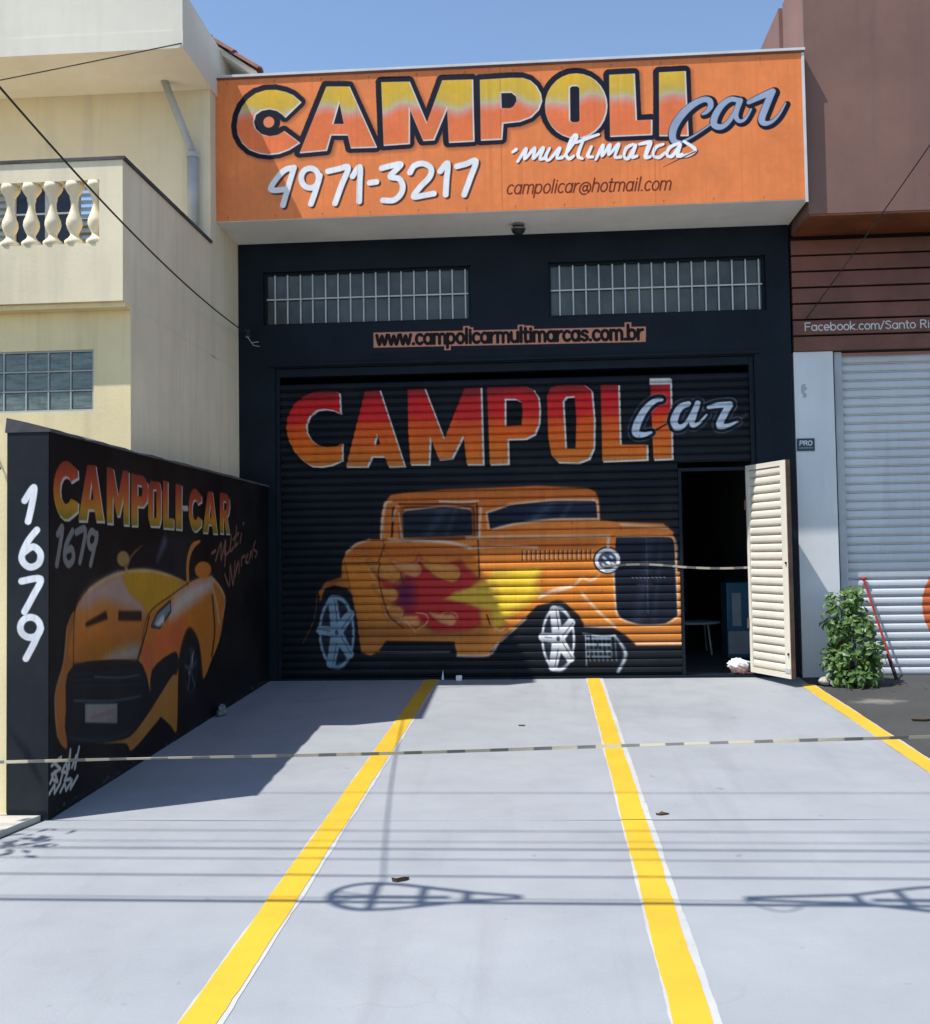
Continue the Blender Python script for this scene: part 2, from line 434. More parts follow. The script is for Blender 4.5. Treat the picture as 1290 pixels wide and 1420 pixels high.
def text_lines(t, p0, p1, xh, slant=0.0):
    tot = sum(GL[c][0] for c in t)
    W = math.hypot(p1[0] - p0[0], p1[1] - p0[1]); k = W / tot
    ex, ez = (p1[0] - p0[0]) / W, (p1[1] - p0[1]) / W
    x = 0; out = []
    for c in t:
        for L in GL[c][1]:
            out.append([(p0[0] + ex * (k * (x + a) + slant * xh * b), p0[1] + ez * k * (x + a) + xh * b) for a, b in L])
        x += GL[c][0]
    return out
def carc(a0, a1, r, n=10, sx=1.0):
    return [(.5 + sx * r * math.cos(math.radians(a0 + (a1 - a0) * i / n)), .5 + r * math.sin(math.radians(a0 + (a1 - a0) * i / n))) for i in range(n + 1)]
BLOCK = {
 'C': ([(1, .72), (.98, .85)] + carc(60, 300, .5, 12) + [(.98, .15), (1, .3), (.7, .36)] + carc(300, 60, .24, 8) + [(.7, .64)], []),
 'A': ([(.34, 1), (.66, 1), (1, 0), (.68, 0), (.62, .2), (.38, .2), (.32, 0), (0, 0)], [[(.5, .72), (.58, .38), (.42, .38)]]),
 'M': ([(0, 1), (.28, 1), (.5, .5), (.72, 1), (1, 1), (1, 0), (.74, 0), (.74, .5), (.56, .15), (.44, .15), (.26, .5), (.26, 0), (0, 0)], []),
 'P': ([(0, 1), (.7, 1), (.95, .88), (1, .7), (.95, .5), (.7, .38), (.36, .38), (.36, 0), (0, 0)], [[(.36, .8), (.6, .8), (.66, .7), (.6, .58), (.36, .58)]]),
 'O': ([(.15, .97), (.85, .97), (1, .8), (1, .2), (.85, .03), (.15, .03), (0, .2), (0, .8)], [[(.38, .8), (.62, .8), (.62, .2), (.38, .2)]]),
 'L': ([(0, 1), (.45, 1), (.45, .22), (1, .22), (1, 0), (0, 0)], []), 'I': ([(0, 1), (1, 1), (1, 0), (0, 0)], []), '-': ([(0, 1), (1, 1), (1, 0), (0, 0)], []),
 'R': ([(0, 1), (.7, 1), (.97, .88), (1, .68), (.9, .5), (.72, .42), (1, 0), (.62, 0), (.42, .36), (.36, .36), (.36, 0), (0, 0)], [[(.36, .8), (.6, .8), (.66, .7), (.6, .58), (.36, .58)]]),
}

# ---- outlines of the painted shapes, in metres on each wall
SIGN_LETTERS = [([(-2.264,5.797),(-2.343,5.869),(-2.417,5.904),(-2.516,5.931),(-2.616,5.932),(-2.715,5.905),(-2.79,5.853),(-2.853,5.775),(-2.891,5.689),(-2.907,5.59),(-2.898,5.503),(-2.855,5.414),(-2.781,5.343),(-2.682,5.301),(-2.583,5.285),(-2.484,5.293),(-2.385,5.326),(-2.28,5.389),(-2.433,5.51),(-2.495,5.475),(-2.582,5.464),(-2.669,5.493),(-2.724,5.551),(-2.742,5.62),(-2.723,5.694),(-2.661,5.735),(-2.58,5.747),(-2.506,5.728),(-2.45,5.688),(-2.419,5.655)],[]),([(-2.003,5.94),(-1.776,5.929),(-1.514,5.313),(-1.764,5.317),(-1.793,5.448),(-1.965,5.456),(-2.01,5.303),(-2.274,5.29)],[[(-1.876,5.792),(-1.829,5.555),(-1.946,5.56)]]),([(-1.453,5.957),(-1.179,5.95),(-1.011,5.524),(-0.851,5.947),(-0.556,5.942),(-0.552,5.332),(-0.793,5.33),(-0.806,5.681),(-0.944,5.362),(-1.047,5.36),(-1.182,5.698),(-1.187,5.335),(-1.437,5.328)],[]),([(-0.479,5.935),(-0.186,5.94),(-0.066,5.934),(0.006,5.906),(0.065,5.848),(0.105,5.773),(0.116,5.699),(0.084,5.615),(0.011,5.545),(-0.097,5.508),(-0.266,5.497),(-0.28,5.339),(-0.479,5.338)],[[(-0.284,5.804),(-0.176,5.801),(-0.129,5.76),(-0.124,5.71),(-0.155,5.657),(-0.191,5.638),(-0.281,5.642)]]),([(0.746,5.622),(0.737,5.551),(0.713,5.485),(0.677,5.426),(0.629,5.378),(0.572,5.343),(0.509,5.322),(0.442,5.317),(0.376,5.328),(0.314,5.354),(0.258,5.394),(0.212,5.447),(0.178,5.509),(0.157,5.577),(0.151,5.649),(0.16,5.72),(0.183,5.786),(0.22,5.845),(0.268,5.894),(0.325,5.929),(0.389,5.95),(0.455,5.954),(0.521,5.943),(0.584,5.917),(0.639,5.876),(0.685,5.823),(0.719,5.761),(0.74,5.693)],[[(0.387,5.821),(0.411,5.838),(0.465,5.836),(0.488,5.816),(0.485,5.487),(0.463,5.47),(0.404,5.473),(0.383,5.492)]]),([(0.779,5.924),(1.016,5.925),(1.026,5.463),(1.174,5.463),(1.17,5.321),(0.775,5.32)],[]),([(1.258,5.925),(1.505,5.926),(1.516,5.296),(1.246,5.306)],[])]
SIGN_DOT = [(-2.581,5.607),(-2.513,5.604),(-2.58,5.675)]
SIGN_CAR = [([(1.665,5.495),(1.706,5.517),(1.743,5.57),(1.733,5.624),(1.674,5.637),(1.58,5.595),(1.484,5.515),(1.405,5.41),(1.373,5.315),(1.389,5.242),(1.453,5.227)],[0.012,0.02,0.028,0.03,0.028,0.032,0.036,0.038,0.036,0.03,0.016]),([(1.453,5.227),(1.548,5.271),(1.643,5.327),(1.738,5.389)],[0.012,0.01,0.009,0.008]),([(2.001,5.618),(1.931,5.627),(1.848,5.571),(1.781,5.465),(1.773,5.387),(1.831,5.361),(1.902,5.4),(1.975,5.505),(2.024,5.611)],[0.024,0.026,0.03,0.034,0.032,0.028,0.022,0.02,0.024]),([(2.024,5.611),(1.98,5.48),(2.007,5.413),(2.066,5.428),(2.127,5.522)],[0.028,0.026,0.02,0.014,0.01]),([(2.105,5.589),(2.176,5.622),(2.27,5.66),(2.335,5.687)],[0.02,0.026,0.03,0.03]),([(2.328,5.675),(2.267,5.54),(2.223,5.421),(2.251,5.378),(2.321,5.393),(2.392,5.462),(2.453,5.567)],[0.03,0.034,0.034,0.026,0.016,0.012,0.008])]
SIGN_DIGITS = [[(-2.337,5.138),(-2.443,5.105),(-2.568,4.934),(-2.426,4.923)],[(-2.331,5.138),(-2.369,5.022),(-2.446,4.766)],[(-2.084,5.023),(-2.093,4.98),(-2.118,4.947),(-2.153,4.93),(-2.193,4.931),(-2.228,4.952),(-2.252,4.987),(-2.261,5.03),(-2.252,5.072),(-2.227,5.106),(-2.191,5.123),(-2.152,5.122),(-2.116,5.101),(-2.092,5.066),(-2.084,5.023)],[(-2.074,5.047),(-2.118,4.901),(-2.166,4.768)],[(-1.993,5.087),(-1.883,5.107),(-1.791,5.115),(-1.86,4.94),(-1.926,4.764)],[(-1.749,5.027),(-1.675,5.117),(-1.679,4.945),(-1.685,4.773)],[(-1.579,4.955),(-1.512,4.962)],[(-1.458,5.095),(-1.366,5.116),(-1.269,5.124),(-1.374,5.012),(-1.289,4.984),(-1.253,4.915),(-1.273,4.83),(-1.346,4.772),(-1.45,4.776)],[(-1.179,5.041),(-1.136,5.106),(-1.05,5.125),(-0.972,5.075),(-0.986,4.99),(-1.078,4.896),(-1.146,4.801),(-1.043,4.809),(-0.946,4.823)],[(-0.882,5.041),(-0.808,5.117),(-0.821,4.946),(-0.831,4.807)],[(-0.718,5.083),(-0.628,5.103),(-0.531,5.127),(-0.588,4.961),(-0.65,4.799)]]
SIGN_MULTI = [[(-0.169,5.202),(-0.136,5.225)],[(-0.122,5.106),(-0.04,5.228),(-0.054,5.128),(0.044,5.23),(0.03,5.128),(0.127,5.23),(0.093,5.125),(0.135,5.128)],[(0.19,5.223),(0.15,5.144),(0.182,5.109),(0.286,5.219),(0.257,5.127),(0.308,5.128)],[(0.332,5.142),(0.448,5.307),(0.437,5.346),(0.394,5.285),(0.35,5.159),(0.379,5.113),(0.421,5.138)],[(0.525,5.31),(0.463,5.148),(0.504,5.108)],[(0.447,5.268),(0.543,5.303),(0.665,5.34)],[(0.595,5.222),(0.557,5.132),(0.605,5.121)],[(0.634,5.095),(0.705,5.229),(0.694,5.126),(0.773,5.23),(0.759,5.136),(0.856,5.235),(0.818,5.115),(0.871,5.109)],[(0.997,5.228),(0.932,5.195),(0.906,5.117),(0.947,5.094),(1.021,5.221),(0.983,5.108),(1.03,5.112)],[(1.056,5.226),(1.109,5.236),(1.168,5.239),(1.112,5.103),(1.153,5.097)],[(1.148,5.234),(1.11,5.103),(1.157,5.101)],[(1.283,5.216),(1.212,5.189),(1.186,5.112),(1.239,5.089),(1.298,5.131)],[(1.436,5.221),(1.347,5.183),(1.316,5.112),(1.368,5.098),(1.447,5.209),(1.418,5.11),(1.462,5.112)],[(1.483,5.235),(1.575,5.167),(1.58,5.131),(1.509,5.098),(1.415,5.09)]]
SIGN_FLOURISH = [(1.586,5.131),(1.461,5.076),(1.278,4.993)]
SIGN_EMAIL = [(-0.242,4.789),(1.349,4.768)]
SHUT_LETTERS = [([(-2.056,3.016),(-2.103,3.041),(-2.199,3.055),(-2.318,3.046),(-2.45,2.99),(-2.559,2.898),(-2.62,2.769),(-2.633,2.65),(-2.61,2.531),(-2.551,2.411),(-2.457,2.309),(-2.362,2.247),(-2.255,2.239),(-2.147,2.255),(-2.034,2.305),(-2.032,2.488),(-2.109,2.455),(-2.205,2.451),(-2.3,2.477),(-2.371,2.537),(-2.412,2.621),(-2.411,2.704),(-2.369,2.786),(-2.296,2.838),(-2.213,2.848),(-2.129,2.834),(-2.046,2.796)],[]),([(-1.788,3.032),(-1.628,3.04),(-1.372,2.226),(-1.549,2.224),(-1.589,2.331),(-1.719,2.334),(-1.768,2.229),(-1.999,2.234)],[[(-1.663,2.568),(-1.634,2.473),(-1.694,2.457)]]),([(-1.336,3.044),(-1.153,3.045),(-0.955,2.504),(-0.735,3.039),(-0.56,3.041),(-0.55,2.226),(-0.725,2.23),(-0.755,2.529),(-0.876,2.297),(-1.017,2.289),(-1.101,2.519),(-1.117,2.238),(-1.317,2.242),(-1.336,2.596)],[]),([(-0.501,3.045),(-0.105,3.04),(-0.012,2.997),(0.038,2.913),(0.048,2.796),(0.039,2.644),(-0.009,2.529),(-0.103,2.484),(-0.289,2.483),(-0.288,2.226),(-0.485,2.224)],[[(-0.311,2.905),(-0.2,2.902),(-0.142,2.871),(-0.133,2.766),(-0.147,2.637),(-0.315,2.63)]]),([(0.123,2.93),(0.16,3.011),(0.224,3.04),(0.349,3.051),(0.51,3.038),(0.59,2.972),(0.61,2.665),(0.6,2.377),(0.548,2.261),(0.44,2.222),(0.226,2.232),(0.156,2.315),(0.127,2.496)],[[(0.292,2.871),(0.329,2.91),(0.409,2.914),(0.422,2.669),(0.408,2.381),(0.309,2.383)]]),([(0.68,3.033),(0.867,3.028),(0.872,2.406),(1.146,2.4),(1.143,2.239),(0.681,2.231)],[]),([(1.188,3.079),(1.401,3.077),(1.399,2.242),(1.205,2.237)],[])]
SHUT_CAP = [(1.189,3.082),(1.405,3.08),(1.403,3.013),(1.187,3.014)]
SHUT_CAR = [([(1.307,2.859),(1.236,2.847),(1.137,2.76),(1.054,2.618),(1.037,2.519),(1.113,2.499),(1.193,2.521)],[0.014,0.02,0.026,0.03,0.03,0.02,0.01]),([(1.58,2.807),(1.491,2.768),(1.43,2.644),(1.46,2.567),(1.549,2.606),(1.668,2.809)],[0.02,0.026,0.03,0.026,0.014,0.014]),([(1.674,2.809),(1.61,2.604),(1.672,2.599),(1.762,2.69)],[0.022,0.022,0.012,0.007]),([(1.782,2.765),(1.879,2.785),(2.002,2.788)],[0.014,0.022,0.024]),([(1.993,2.783),(1.891,2.588),(1.961,2.569),(2.076,2.614)],[0.026,0.028,0.016,0.007])]
SHUT_TAIL = [[(1.193,2.521),(1.301,2.576),(1.399,2.627)],[(2.076,2.614),(2.175,2.694)]]
CAR_BODY = [(-2.298,0.928),(-2.214,1.034),(-2.055,1.073),(-2.053,1.221),(-2.01,1.336),(-1.893,1.433),(-1.743,1.471),(-1.643,1.47),(-1.632,1.708),(-1.597,1.856),(-1.521,1.929),(-1.388,1.951),(-0.958,1.976),(-0.329,1.987),(0.011,1.997),(0.53,1.962),(0.61,1.92),(0.641,1.846),(0.644,1.634),(0.813,1.607),(1.294,1.582),(1.396,1.491),(1.416,1.362),(1.426,1.088),(1.502,1.079),(1.495,0.33),(0.993,0.33),(0.884,0.435),(0.757,0.517),(0.469,0.536),(0.406,0.65),(0.28,0.765),(0.151,0.782),(-0.012,0.752),(-0.144,0.624),(-0.342,0.448),(-0.491,0.304),(-0.527,0.236),(-0.853,0.239),(-0.883,0.389),(-1.59,0.404),(-1.674,0.29),(-1.757,0.25),(-1.856,0.284),(-1.894,0.562),(-1.949,0.891),(-1.998,0.957),(-2.131,0.992),(-2.231,0.96),(-2.283,0.813)]
CAR_SIDEGLASS = [(-1.399,1.721),(-1.358,1.756),(-0.961,1.786),(-0.706,1.76),(-0.679,1.724),(-0.673,1.494),(-0.965,1.483),(-1.394,1.479)]
CAR_WINDSHIELD = [(-0.515,1.721),(-0.333,1.775),(-0.237,1.801),(0.171,1.83),(0.584,1.822),(0.608,1.806),(0.624,1.648),(0.167,1.646),(-0.24,1.609),(-0.453,1.556),(-0.488,1.56)]
CAR_GRILLE = [(0.81,1.445),(1.099,1.445),(1.37,1.43),(1.398,1.394),(1.41,1.088),(1.418,0.63),(1.286,0.551),(1.03,0.543),(0.847,0.604),(0.798,0.694),(0.778,1.113)]
CAR_RED = [(-1.681,1.084),(-1.533,1.0),(-1.434,0.982),(-1.232,1.291),(-1.184,1.175),(-1.036,1.14),(-0.805,1.235),(-0.724,1.136),(-0.611,1.036),(-0.711,0.94),(-0.794,0.876),(-0.617,0.711),(-0.603,0.564),(-0.751,0.501),(-1.078,0.496),(-1.274,0.621),(-1.421,0.671),(-1.486,0.803),(-1.567,0.886)]
CAR_YEL = [(-0.991,0.829),(-0.875,0.909),(-0.711,0.956),(-0.53,1.035),(-0.477,1.132),(-0.167,1.144),(0.077,1.156),(-0.007,0.995),(0.055,0.881),(-0.093,0.753),(-0.257,0.658),(-0.406,0.53),(-0.472,0.482),(-0.473,0.514),(-0.502,0.709),(-0.649,0.744)]
CAR_YEL2 = [(-0.462,1.05),(-0.2,1.128),(-0.005,1.125),(-0.057,0.963),(-0.026,0.866),(-0.206,0.754),(-0.404,0.611),(-0.435,0.709),(-0.4,0.871)]
CAR_BLOBS = [([(-1.548,1.115),(-1.416,1.113),(-1.546,1.23)],'o'),([(-1.316,1.144),(-1.192,1.143),(-1.315,1.235)],'p'),([(-0.938,1.106),(-0.774,1.104),(-0.936,1.221)],'o'),([(-1.551,0.886),(-1.452,0.884),(-1.55,0.968)],'o'),([(-0.945,0.617),(-0.831,0.616),(-0.944,0.69)],'p'),([(-1.323,0.613),(-1.159,0.611),(-1.322,0.678)],'p'),([(-1.487,0.705),(-1.405,0.704),(-1.486,0.778)],'o')]
CAR_PURPLE = [(-1.386,0.883),(-1.27,0.882),(-1.383,1.063)]
CAR_HI = [([(-1.626,1.478),(-1.616,1.659),(-1.58,1.831),(-1.522,1.863)],0.016),([(-1.552,1.46),(-1.461,1.455),(-0.966,1.426),(-0.704,1.364)],0.02),([(-1.508,1.657),(-1.473,1.788),(-1.44,1.804)],0.008),([(-1.374,1.766),(-0.961,1.798),(-0.698,1.765)],0.007),([(-1.441,1.73),(-1.414,1.474)],0.009),([(-1.009,1.853),(-0.795,1.838),(-0.615,1.846)],0.012),([(-0.704,1.356),(-0.475,1.369),(-0.326,1.374),(-0.001,1.353)],0.011),([(-0.733,1.463),(-0.324,1.469),(0.164,1.464),(0.745,1.457)],0.016),([(-0.583,1.771),(-0.604,1.461)],0.015),([(-1.994,1.336),(-1.893,1.416),(-1.759,1.46)],0.012),([(-0.518,1.721),(-0.332,1.783),(-0.237,1.81),(0.171,1.842),(0.584,1.835)],0.009),([(0.584,1.835),(0.627,1.805),(0.636,1.638)],0.011),([(-0.454,1.549),(-0.24,1.598),(0.167,1.64),(0.636,1.631)],0.012),([(-0.522,1.713),(-0.505,1.557)],0.008),([(0.006,0.833),(0.186,0.92),(0.364,0.954),(0.446,1.029),(0.543,1.004),(0.624,1.051)],0.013),([(0.039,0.865),(0.202,0.903),(0.332,0.942)],0.018),([(0.443,0.876),(0.616,0.68),(0.774,0.533)],0.015),([(0.778,1.113),(0.793,0.694),(0.847,0.604),(1.03,0.543),(1.285,0.546),(1.423,0.622)],0.008),([(0.81,1.453),(1.099,1.448),(1.394,1.427),(1.413,1.088),(1.423,0.622)],0.008),([(0.994,0.351),(1.488,0.352)],0.011),([(-0.845,0.245),(-0.526,0.249),(-0.427,0.376)],0.012),([(-0.491,0.304),(-0.309,0.464),(-0.128,0.624)],0.006),([(-1.674,0.289),(-1.311,0.285),(-0.934,0.285)],0.004),([(0.861,1.574),(1.341,1.533)],0.012),([(0.469,0.536),(0.629,0.526),(0.774,0.525)],0.008),([(-2.315,0.896),(-2.351,0.633),(-2.47,0.396)],0.004)]
CAR_DARK = [([(-0.623,1.829),(-0.617,1.493),(-0.608,1.052)],0.007),([(-1.594,1.411),(-1.662,1.232)],0.005),([(-2.045,1.221),(-1.663,1.22)],0.005),([(-1.498,1.788),(-1.518,1.492)],0.012),([(-1.439,1.829),(-0.648,1.818)],0.008),([(-1.646,1.215),(-1.664,1.067),(-1.602,0.788),(-1.537,0.64),(-1.407,0.541)],0.005),([(-0.536,0.661),(-0.505,0.563)],0.007),([(1.146,1.431),(1.129,0.69)],0.002),([(-0.657,1.773),(-0.653,1.478)],0.006),([(-1.432,1.113),(-1.401,0.998)],0.004)]
CAR_SQUIG = [([(-1.232,1.274),(-1.249,1.225),(-1.315,1.194),(-1.381,1.211)],0.004),([(-1.273,0.694),(-1.174,0.677),(-1.151,0.619),(-1.193,0.555),(-1.259,0.523)],0.006),([(-1.027,0.65),(-0.961,0.699),(-0.862,0.681),(-0.839,0.616)],0.004),([(-1.505,0.623),(-1.406,0.622),(-1.276,0.49)],0.004),([(-1.404,0.72),(-1.472,0.59),(-1.603,0.69),(-1.552,0.771)],0.003),([(-1.746,1.184),(-1.763,1.135),(-1.698,1.052)],0.004),([(-0.47,0.547),(-0.406,0.497),(-0.341,0.529)],0.006)]
CAR_LOUVRE = [(-0.156,1.298),(0.548,1.246)]
CAR_LAMP = [(0.716,1.208),(0.853,1.206),(0.719,1.341),(0.732,1.438)]
CAR_W1 = [(-2.111,0.499),(-1.92,0.497),(-2.107,0.885)]
CAR_W2 = [(0.195,0.407),(0.369,0.405),(0.202,0.741)]
CAR_EXH = [(0.475,0.439),(0.749,0.131),(0.772,0.436),(0.86,0.066)]
CAR_TREAD = [(-1.849,0.194),(-1.511,0.094)]
URL = [(-1.647,3.505),(1.133,3.482)]
WALL_LETTERS = [('C',[(-4.895,1.871),(-4.563,1.899),(-4.563,1.532),(-4.894,1.531)]),('A',[(-4.563,1.872),(-4.179,1.906),(-4.18,1.539),(-4.563,1.532)]),('M',[(-4.135,1.897),(-3.762,1.897),(-3.764,1.527),(-4.136,1.53)]),('P',[(-3.719,1.888),(-3.401,1.886),(-3.404,1.531),(-3.721,1.525)]),('O',[(-3.401,1.87),(-3.14,1.878),(-3.143,1.523),(-3.404,1.521)]),('L',[(-3.101,1.883),(-2.868,1.883),(-2.872,1.524),(-3.104,1.525)]),('I',[(-2.826,1.879),(-2.682,1.874),(-2.686,1.522),(-2.83,1.525)]),('-',[(-2.662,1.713),(-2.552,1.719),(-2.553,1.689),(-2.663,1.684)]),('C',[(-2.524,1.87),(-2.188,1.871),(-2.193,1.511),(-2.528,1.518)]),('A',[(-2.163,1.862),(-1.755,1.874),(-1.762,1.508),(-2.169,1.512)]),('R',[(-1.685,1.879),(-1.383,1.877),(-1.391,1.515),(-1.692,1.514)])]
WALL_1679 = [[(-4.835,1.441),(-4.776,1.475),(-4.847,1.262)],[(-4.64,1.462),(-4.727,1.377),(-4.744,1.3),(-4.69,1.261),(-4.627,1.3),(-4.652,1.356),(-4.719,1.344)],[(-4.589,1.457),(-4.458,1.472),(-4.537,1.277)],[(-4.308,1.452),(-4.372,1.468),(-4.418,1.415),(-4.383,1.363),(-4.308,1.393),(-4.288,1.452),(-4.336,1.346),(-4.383,1.259)]]
WALL_SCRIPT = [[(-1.922,1.334),(-1.817,1.358)],[(-1.819,1.269),(-1.656,1.424),(-1.658,1.277),(-1.517,1.451),(-1.549,1.226)],[(-1.545,1.426),(-1.547,1.326),(-1.405,1.36),(-1.345,1.479)],[(-1.345,1.496),(-1.376,1.36),(-1.259,1.395)],[(-1.165,1.586),(-1.229,1.412),(-1.138,1.43)],[(-1.287,1.463),(-1.106,1.527)],[(-1.013,1.52),(-1.058,1.44)],[(-0.948,1.618),(-0.929,1.628)],[(-1.551,1.144),(-1.412,1.04),(-1.379,1.225),(-1.296,1.045),(-1.232,1.258)],[(-1.173,1.223),(-1.235,1.121),(-1.112,1.257),(-1.102,1.153)],[(-1.02,1.222),(-1.0,1.292),(-0.892,1.309)],[(-0.795,1.327),(-0.874,1.256),(-0.784,1.246)],[(-0.697,1.345),(-0.744,1.273),(-0.65,1.363),(-0.638,1.291)],[(-0.525,1.456),(-0.595,1.382),(-0.459,1.346),(-0.53,1.3)]]
WC = {'body':[(-3.551,0.621),(-3.408,0.886),(-2.91,1.014),(-2.525,1.096),(-1.951,1.136),(-1.555,0.947),(-1.698,0.595),(-1.937,0.423),(-2.188,0.279),(-2.279,0.579),(-2.485,0.722),(-2.641,0.667),(-2.771,0.477),(-2.819,-0.03),(-2.961,0.022),(-3.305,0.21),(-3.447,0.467),(-3.585,0.573)],'hood':[(-4.627,0.655),(-4.619,0.921),(-4.576,1.019),(-4.432,1.105),(-4.18,1.168),(-3.878,1.205),(-3.442,1.212),(-2.949,1.163),(-2.569,1.097),(-2.828,1.025),(-3.148,0.967),(-3.39,0.872),(-3.463,0.757),(-3.619,0.576)],'hood_pale':[(-4.563,1.007),(-4.432,1.099),(-4.18,1.162),(-3.878,1.193),(-3.717,1.069),(-3.479,0.956),(-3.497,0.891),(-3.847,0.961),(-4.181,1.025),(-4.432,0.99)],'hood_yel':[(-3.878,1.197),(-3.442,1.212),(-2.949,1.163),(-2.657,1.063),(-3.148,0.954),(-3.372,0.884),(-3.514,0.97),(-3.75,1.057)],'hood_low':[(-4.601,0.663),(-4.378,0.756),(-3.973,0.758),(-3.584,0.741),(-3.636,0.578)],'hood_lowp':[(-4.182,0.632),(-4.034,0.678),(-3.816,0.696),(-3.602,0.697),(-3.636,0.578)],'scoop1':[(-4.445,0.887),(-4.152,0.942),(-4.137,0.909),(-4.432,0.884)],'scoop2':[(-3.935,0.928),(-3.549,0.907),(-3.549,0.865),(-3.935,0.891)],'bumper':[(-4.627,0.649),(-3.619,0.576),(-3.447,0.414),(-3.334,0.201),(-3.722,0.106),(-4.154,0.119),(-4.689,0.223),(-4.726,0.403)],'plate':[(-4.464,0.397),(-3.968,0.33),(-3.969,0.198),(-4.464,0.281)],'flank':[(-4.614,0.976),(-4.714,0.894),(-4.762,0.68),(-4.869,0.499),(-4.838,0.259),(-4.713,0.167),(-4.726,0.349),(-4.627,0.644),(-4.627,0.777)],'lip':[(-4.183,0.106),(-3.755,0.074),(-3.378,0.194),(-2.917,0.393),(-2.827,0.355),(-2.959,0.189),(-3.45,0.035),(-3.729,-0.028),(-3.82,0.038)],'vent':[(-3.339,0.481),(-2.833,0.568),(-2.814,0.396),(-3.305,0.21)],'fender':[(-2.828,1.01),(-2.48,1.087),(-1.951,1.128),(-1.901,1.04),(-2.344,0.932),(-2.66,0.873),(-2.953,0.818),(-2.952,0.916)],'fend_or':[(-3.301,0.719),(-2.953,0.804),(-2.617,0.827),(-2.749,0.618),(-3.228,0.55)],'orsp':[(-3.551,0.621),(-3.41,0.687),(-3.302,0.544),(-3.412,0.463)],'lamp':[(-3.344,0.802),(-3.225,0.889),(-2.951,0.966),(-2.944,0.888),(-3.18,0.78)],'lamp2':[(-3.263,0.81),(-3.11,0.869),(-3.091,0.813),(-3.188,0.792)],'pillar':[(-2.547,1.089),(-2.545,1.267),(-2.43,1.387),(-2.242,1.434)],'pillar2':[(-3.814,1.211),(-3.716,1.312),(-3.511,1.391)],'mir':[(-2.159,1.195),(-1.94,1.192),(-2.158,1.265)],'mirl':[(-3.862,1.293),(-3.755,1.293),(-3.861,1.347)],'mirs':[(-3.83,1.242),(-3.798,1.204)],'glass':[(-3.749,1.21),(-3.511,1.377),(-2.986,1.452),(-2.384,1.432),(-2.525,1.111),(-2.949,1.17),(-3.442,1.219)],'glass_hi':[(-3.221,1.284),(-3.066,1.423)],'wheel':[(-2.481,0.388),(-2.259,0.364),(-2.477,0.655)],'wheel_hi':[(-2.535,0.364),(-2.466,0.446),(-2.419,0.531)],'door':[(-1.913,0.961),(-1.856,0.671),(-1.937,0.455)],'doorp':[(-1.977,1.089),(-1.825,0.941),(-1.723,0.726)],'l1':[(-4.323,0.548),(-3.912,0.494),(-3.586,0.476)],'l2':[(-4.614,0.437),(-4.035,0.357),(-3.553,0.323)],'seam':[(-3.619,0.576),(-3.463,0.757),(-3.39,0.872)]}
WALL_SIG = [[(-4.91,0.105),(-4.791,0.131),(-4.874,0.114),(-4.8,0.066),(-4.909,0.055)],[(-4.781,0.046),(-4.725,0.085),(-4.706,0.03),(-4.667,0.151),(-4.687,0.043)],[(-4.648,0.044),(-4.589,0.102),(-4.609,0.028),(-4.549,0.146)],[(-4.927,0.01),(-4.873,0.064),(-4.837,-0.001),(-4.909,0.031)],[(-4.8,-0.009),(-4.763,0.042),(-4.706,0.022),(-4.744,-0.013),(-4.667,-0.02)],[(-4.945,-0.052),(-4.873,-0.01),(-4.873,-0.059),(-4.8,-0.017)],[(-4.8,-0.068),(-4.744,-0.029),(-4.725,-0.076),(-4.648,-0.033),(-4.667,-0.08),(-4.569,-0.024)]]
PILLAR_1679 = [[(-2.958,1.634),(-2.903,1.709),(-2.915,1.608),(-2.937,1.513)],[(-2.885,1.462),(-2.941,1.392),(-2.975,1.301),(-2.932,1.25),(-2.876,1.266),(-2.863,1.324),(-2.906,1.366),(-2.962,1.334)],[(-2.975,1.168),(-2.863,1.179),(-2.906,1.084),(-2.957,0.993)],[(-2.862,0.901),(-2.87,0.872),(-2.892,0.851),(-2.922,0.844),(-2.952,0.852),(-2.974,0.873),(-2.982,0.902),(-2.974,0.931),(-2.953,0.952),(-2.923,0.96),(-2.893,0.952),(-2.871,0.93),(-2.862,0.901)],[(-2.862,0.893),(-2.905,0.802),(-2.948,0.724)]]

# ------------------------------------------------------------------ painting the sign, the shutter and the side wall
def stops(tab, wave=0.0):
    vv = np.array([t[0] for t in tab]); cc = np.array([t[1] for t in tab], np.float32)
    def f(U, V):
        q = V + (wave * np.sin(U * 7.0) + 0.6 * wave * np.sin(U * 17.0 + 1) if wave else 0)
        return np.stack([np.interp(q, vv, cc[:, i]) for i in range(3)], -1).astype(np.float32)
    return f

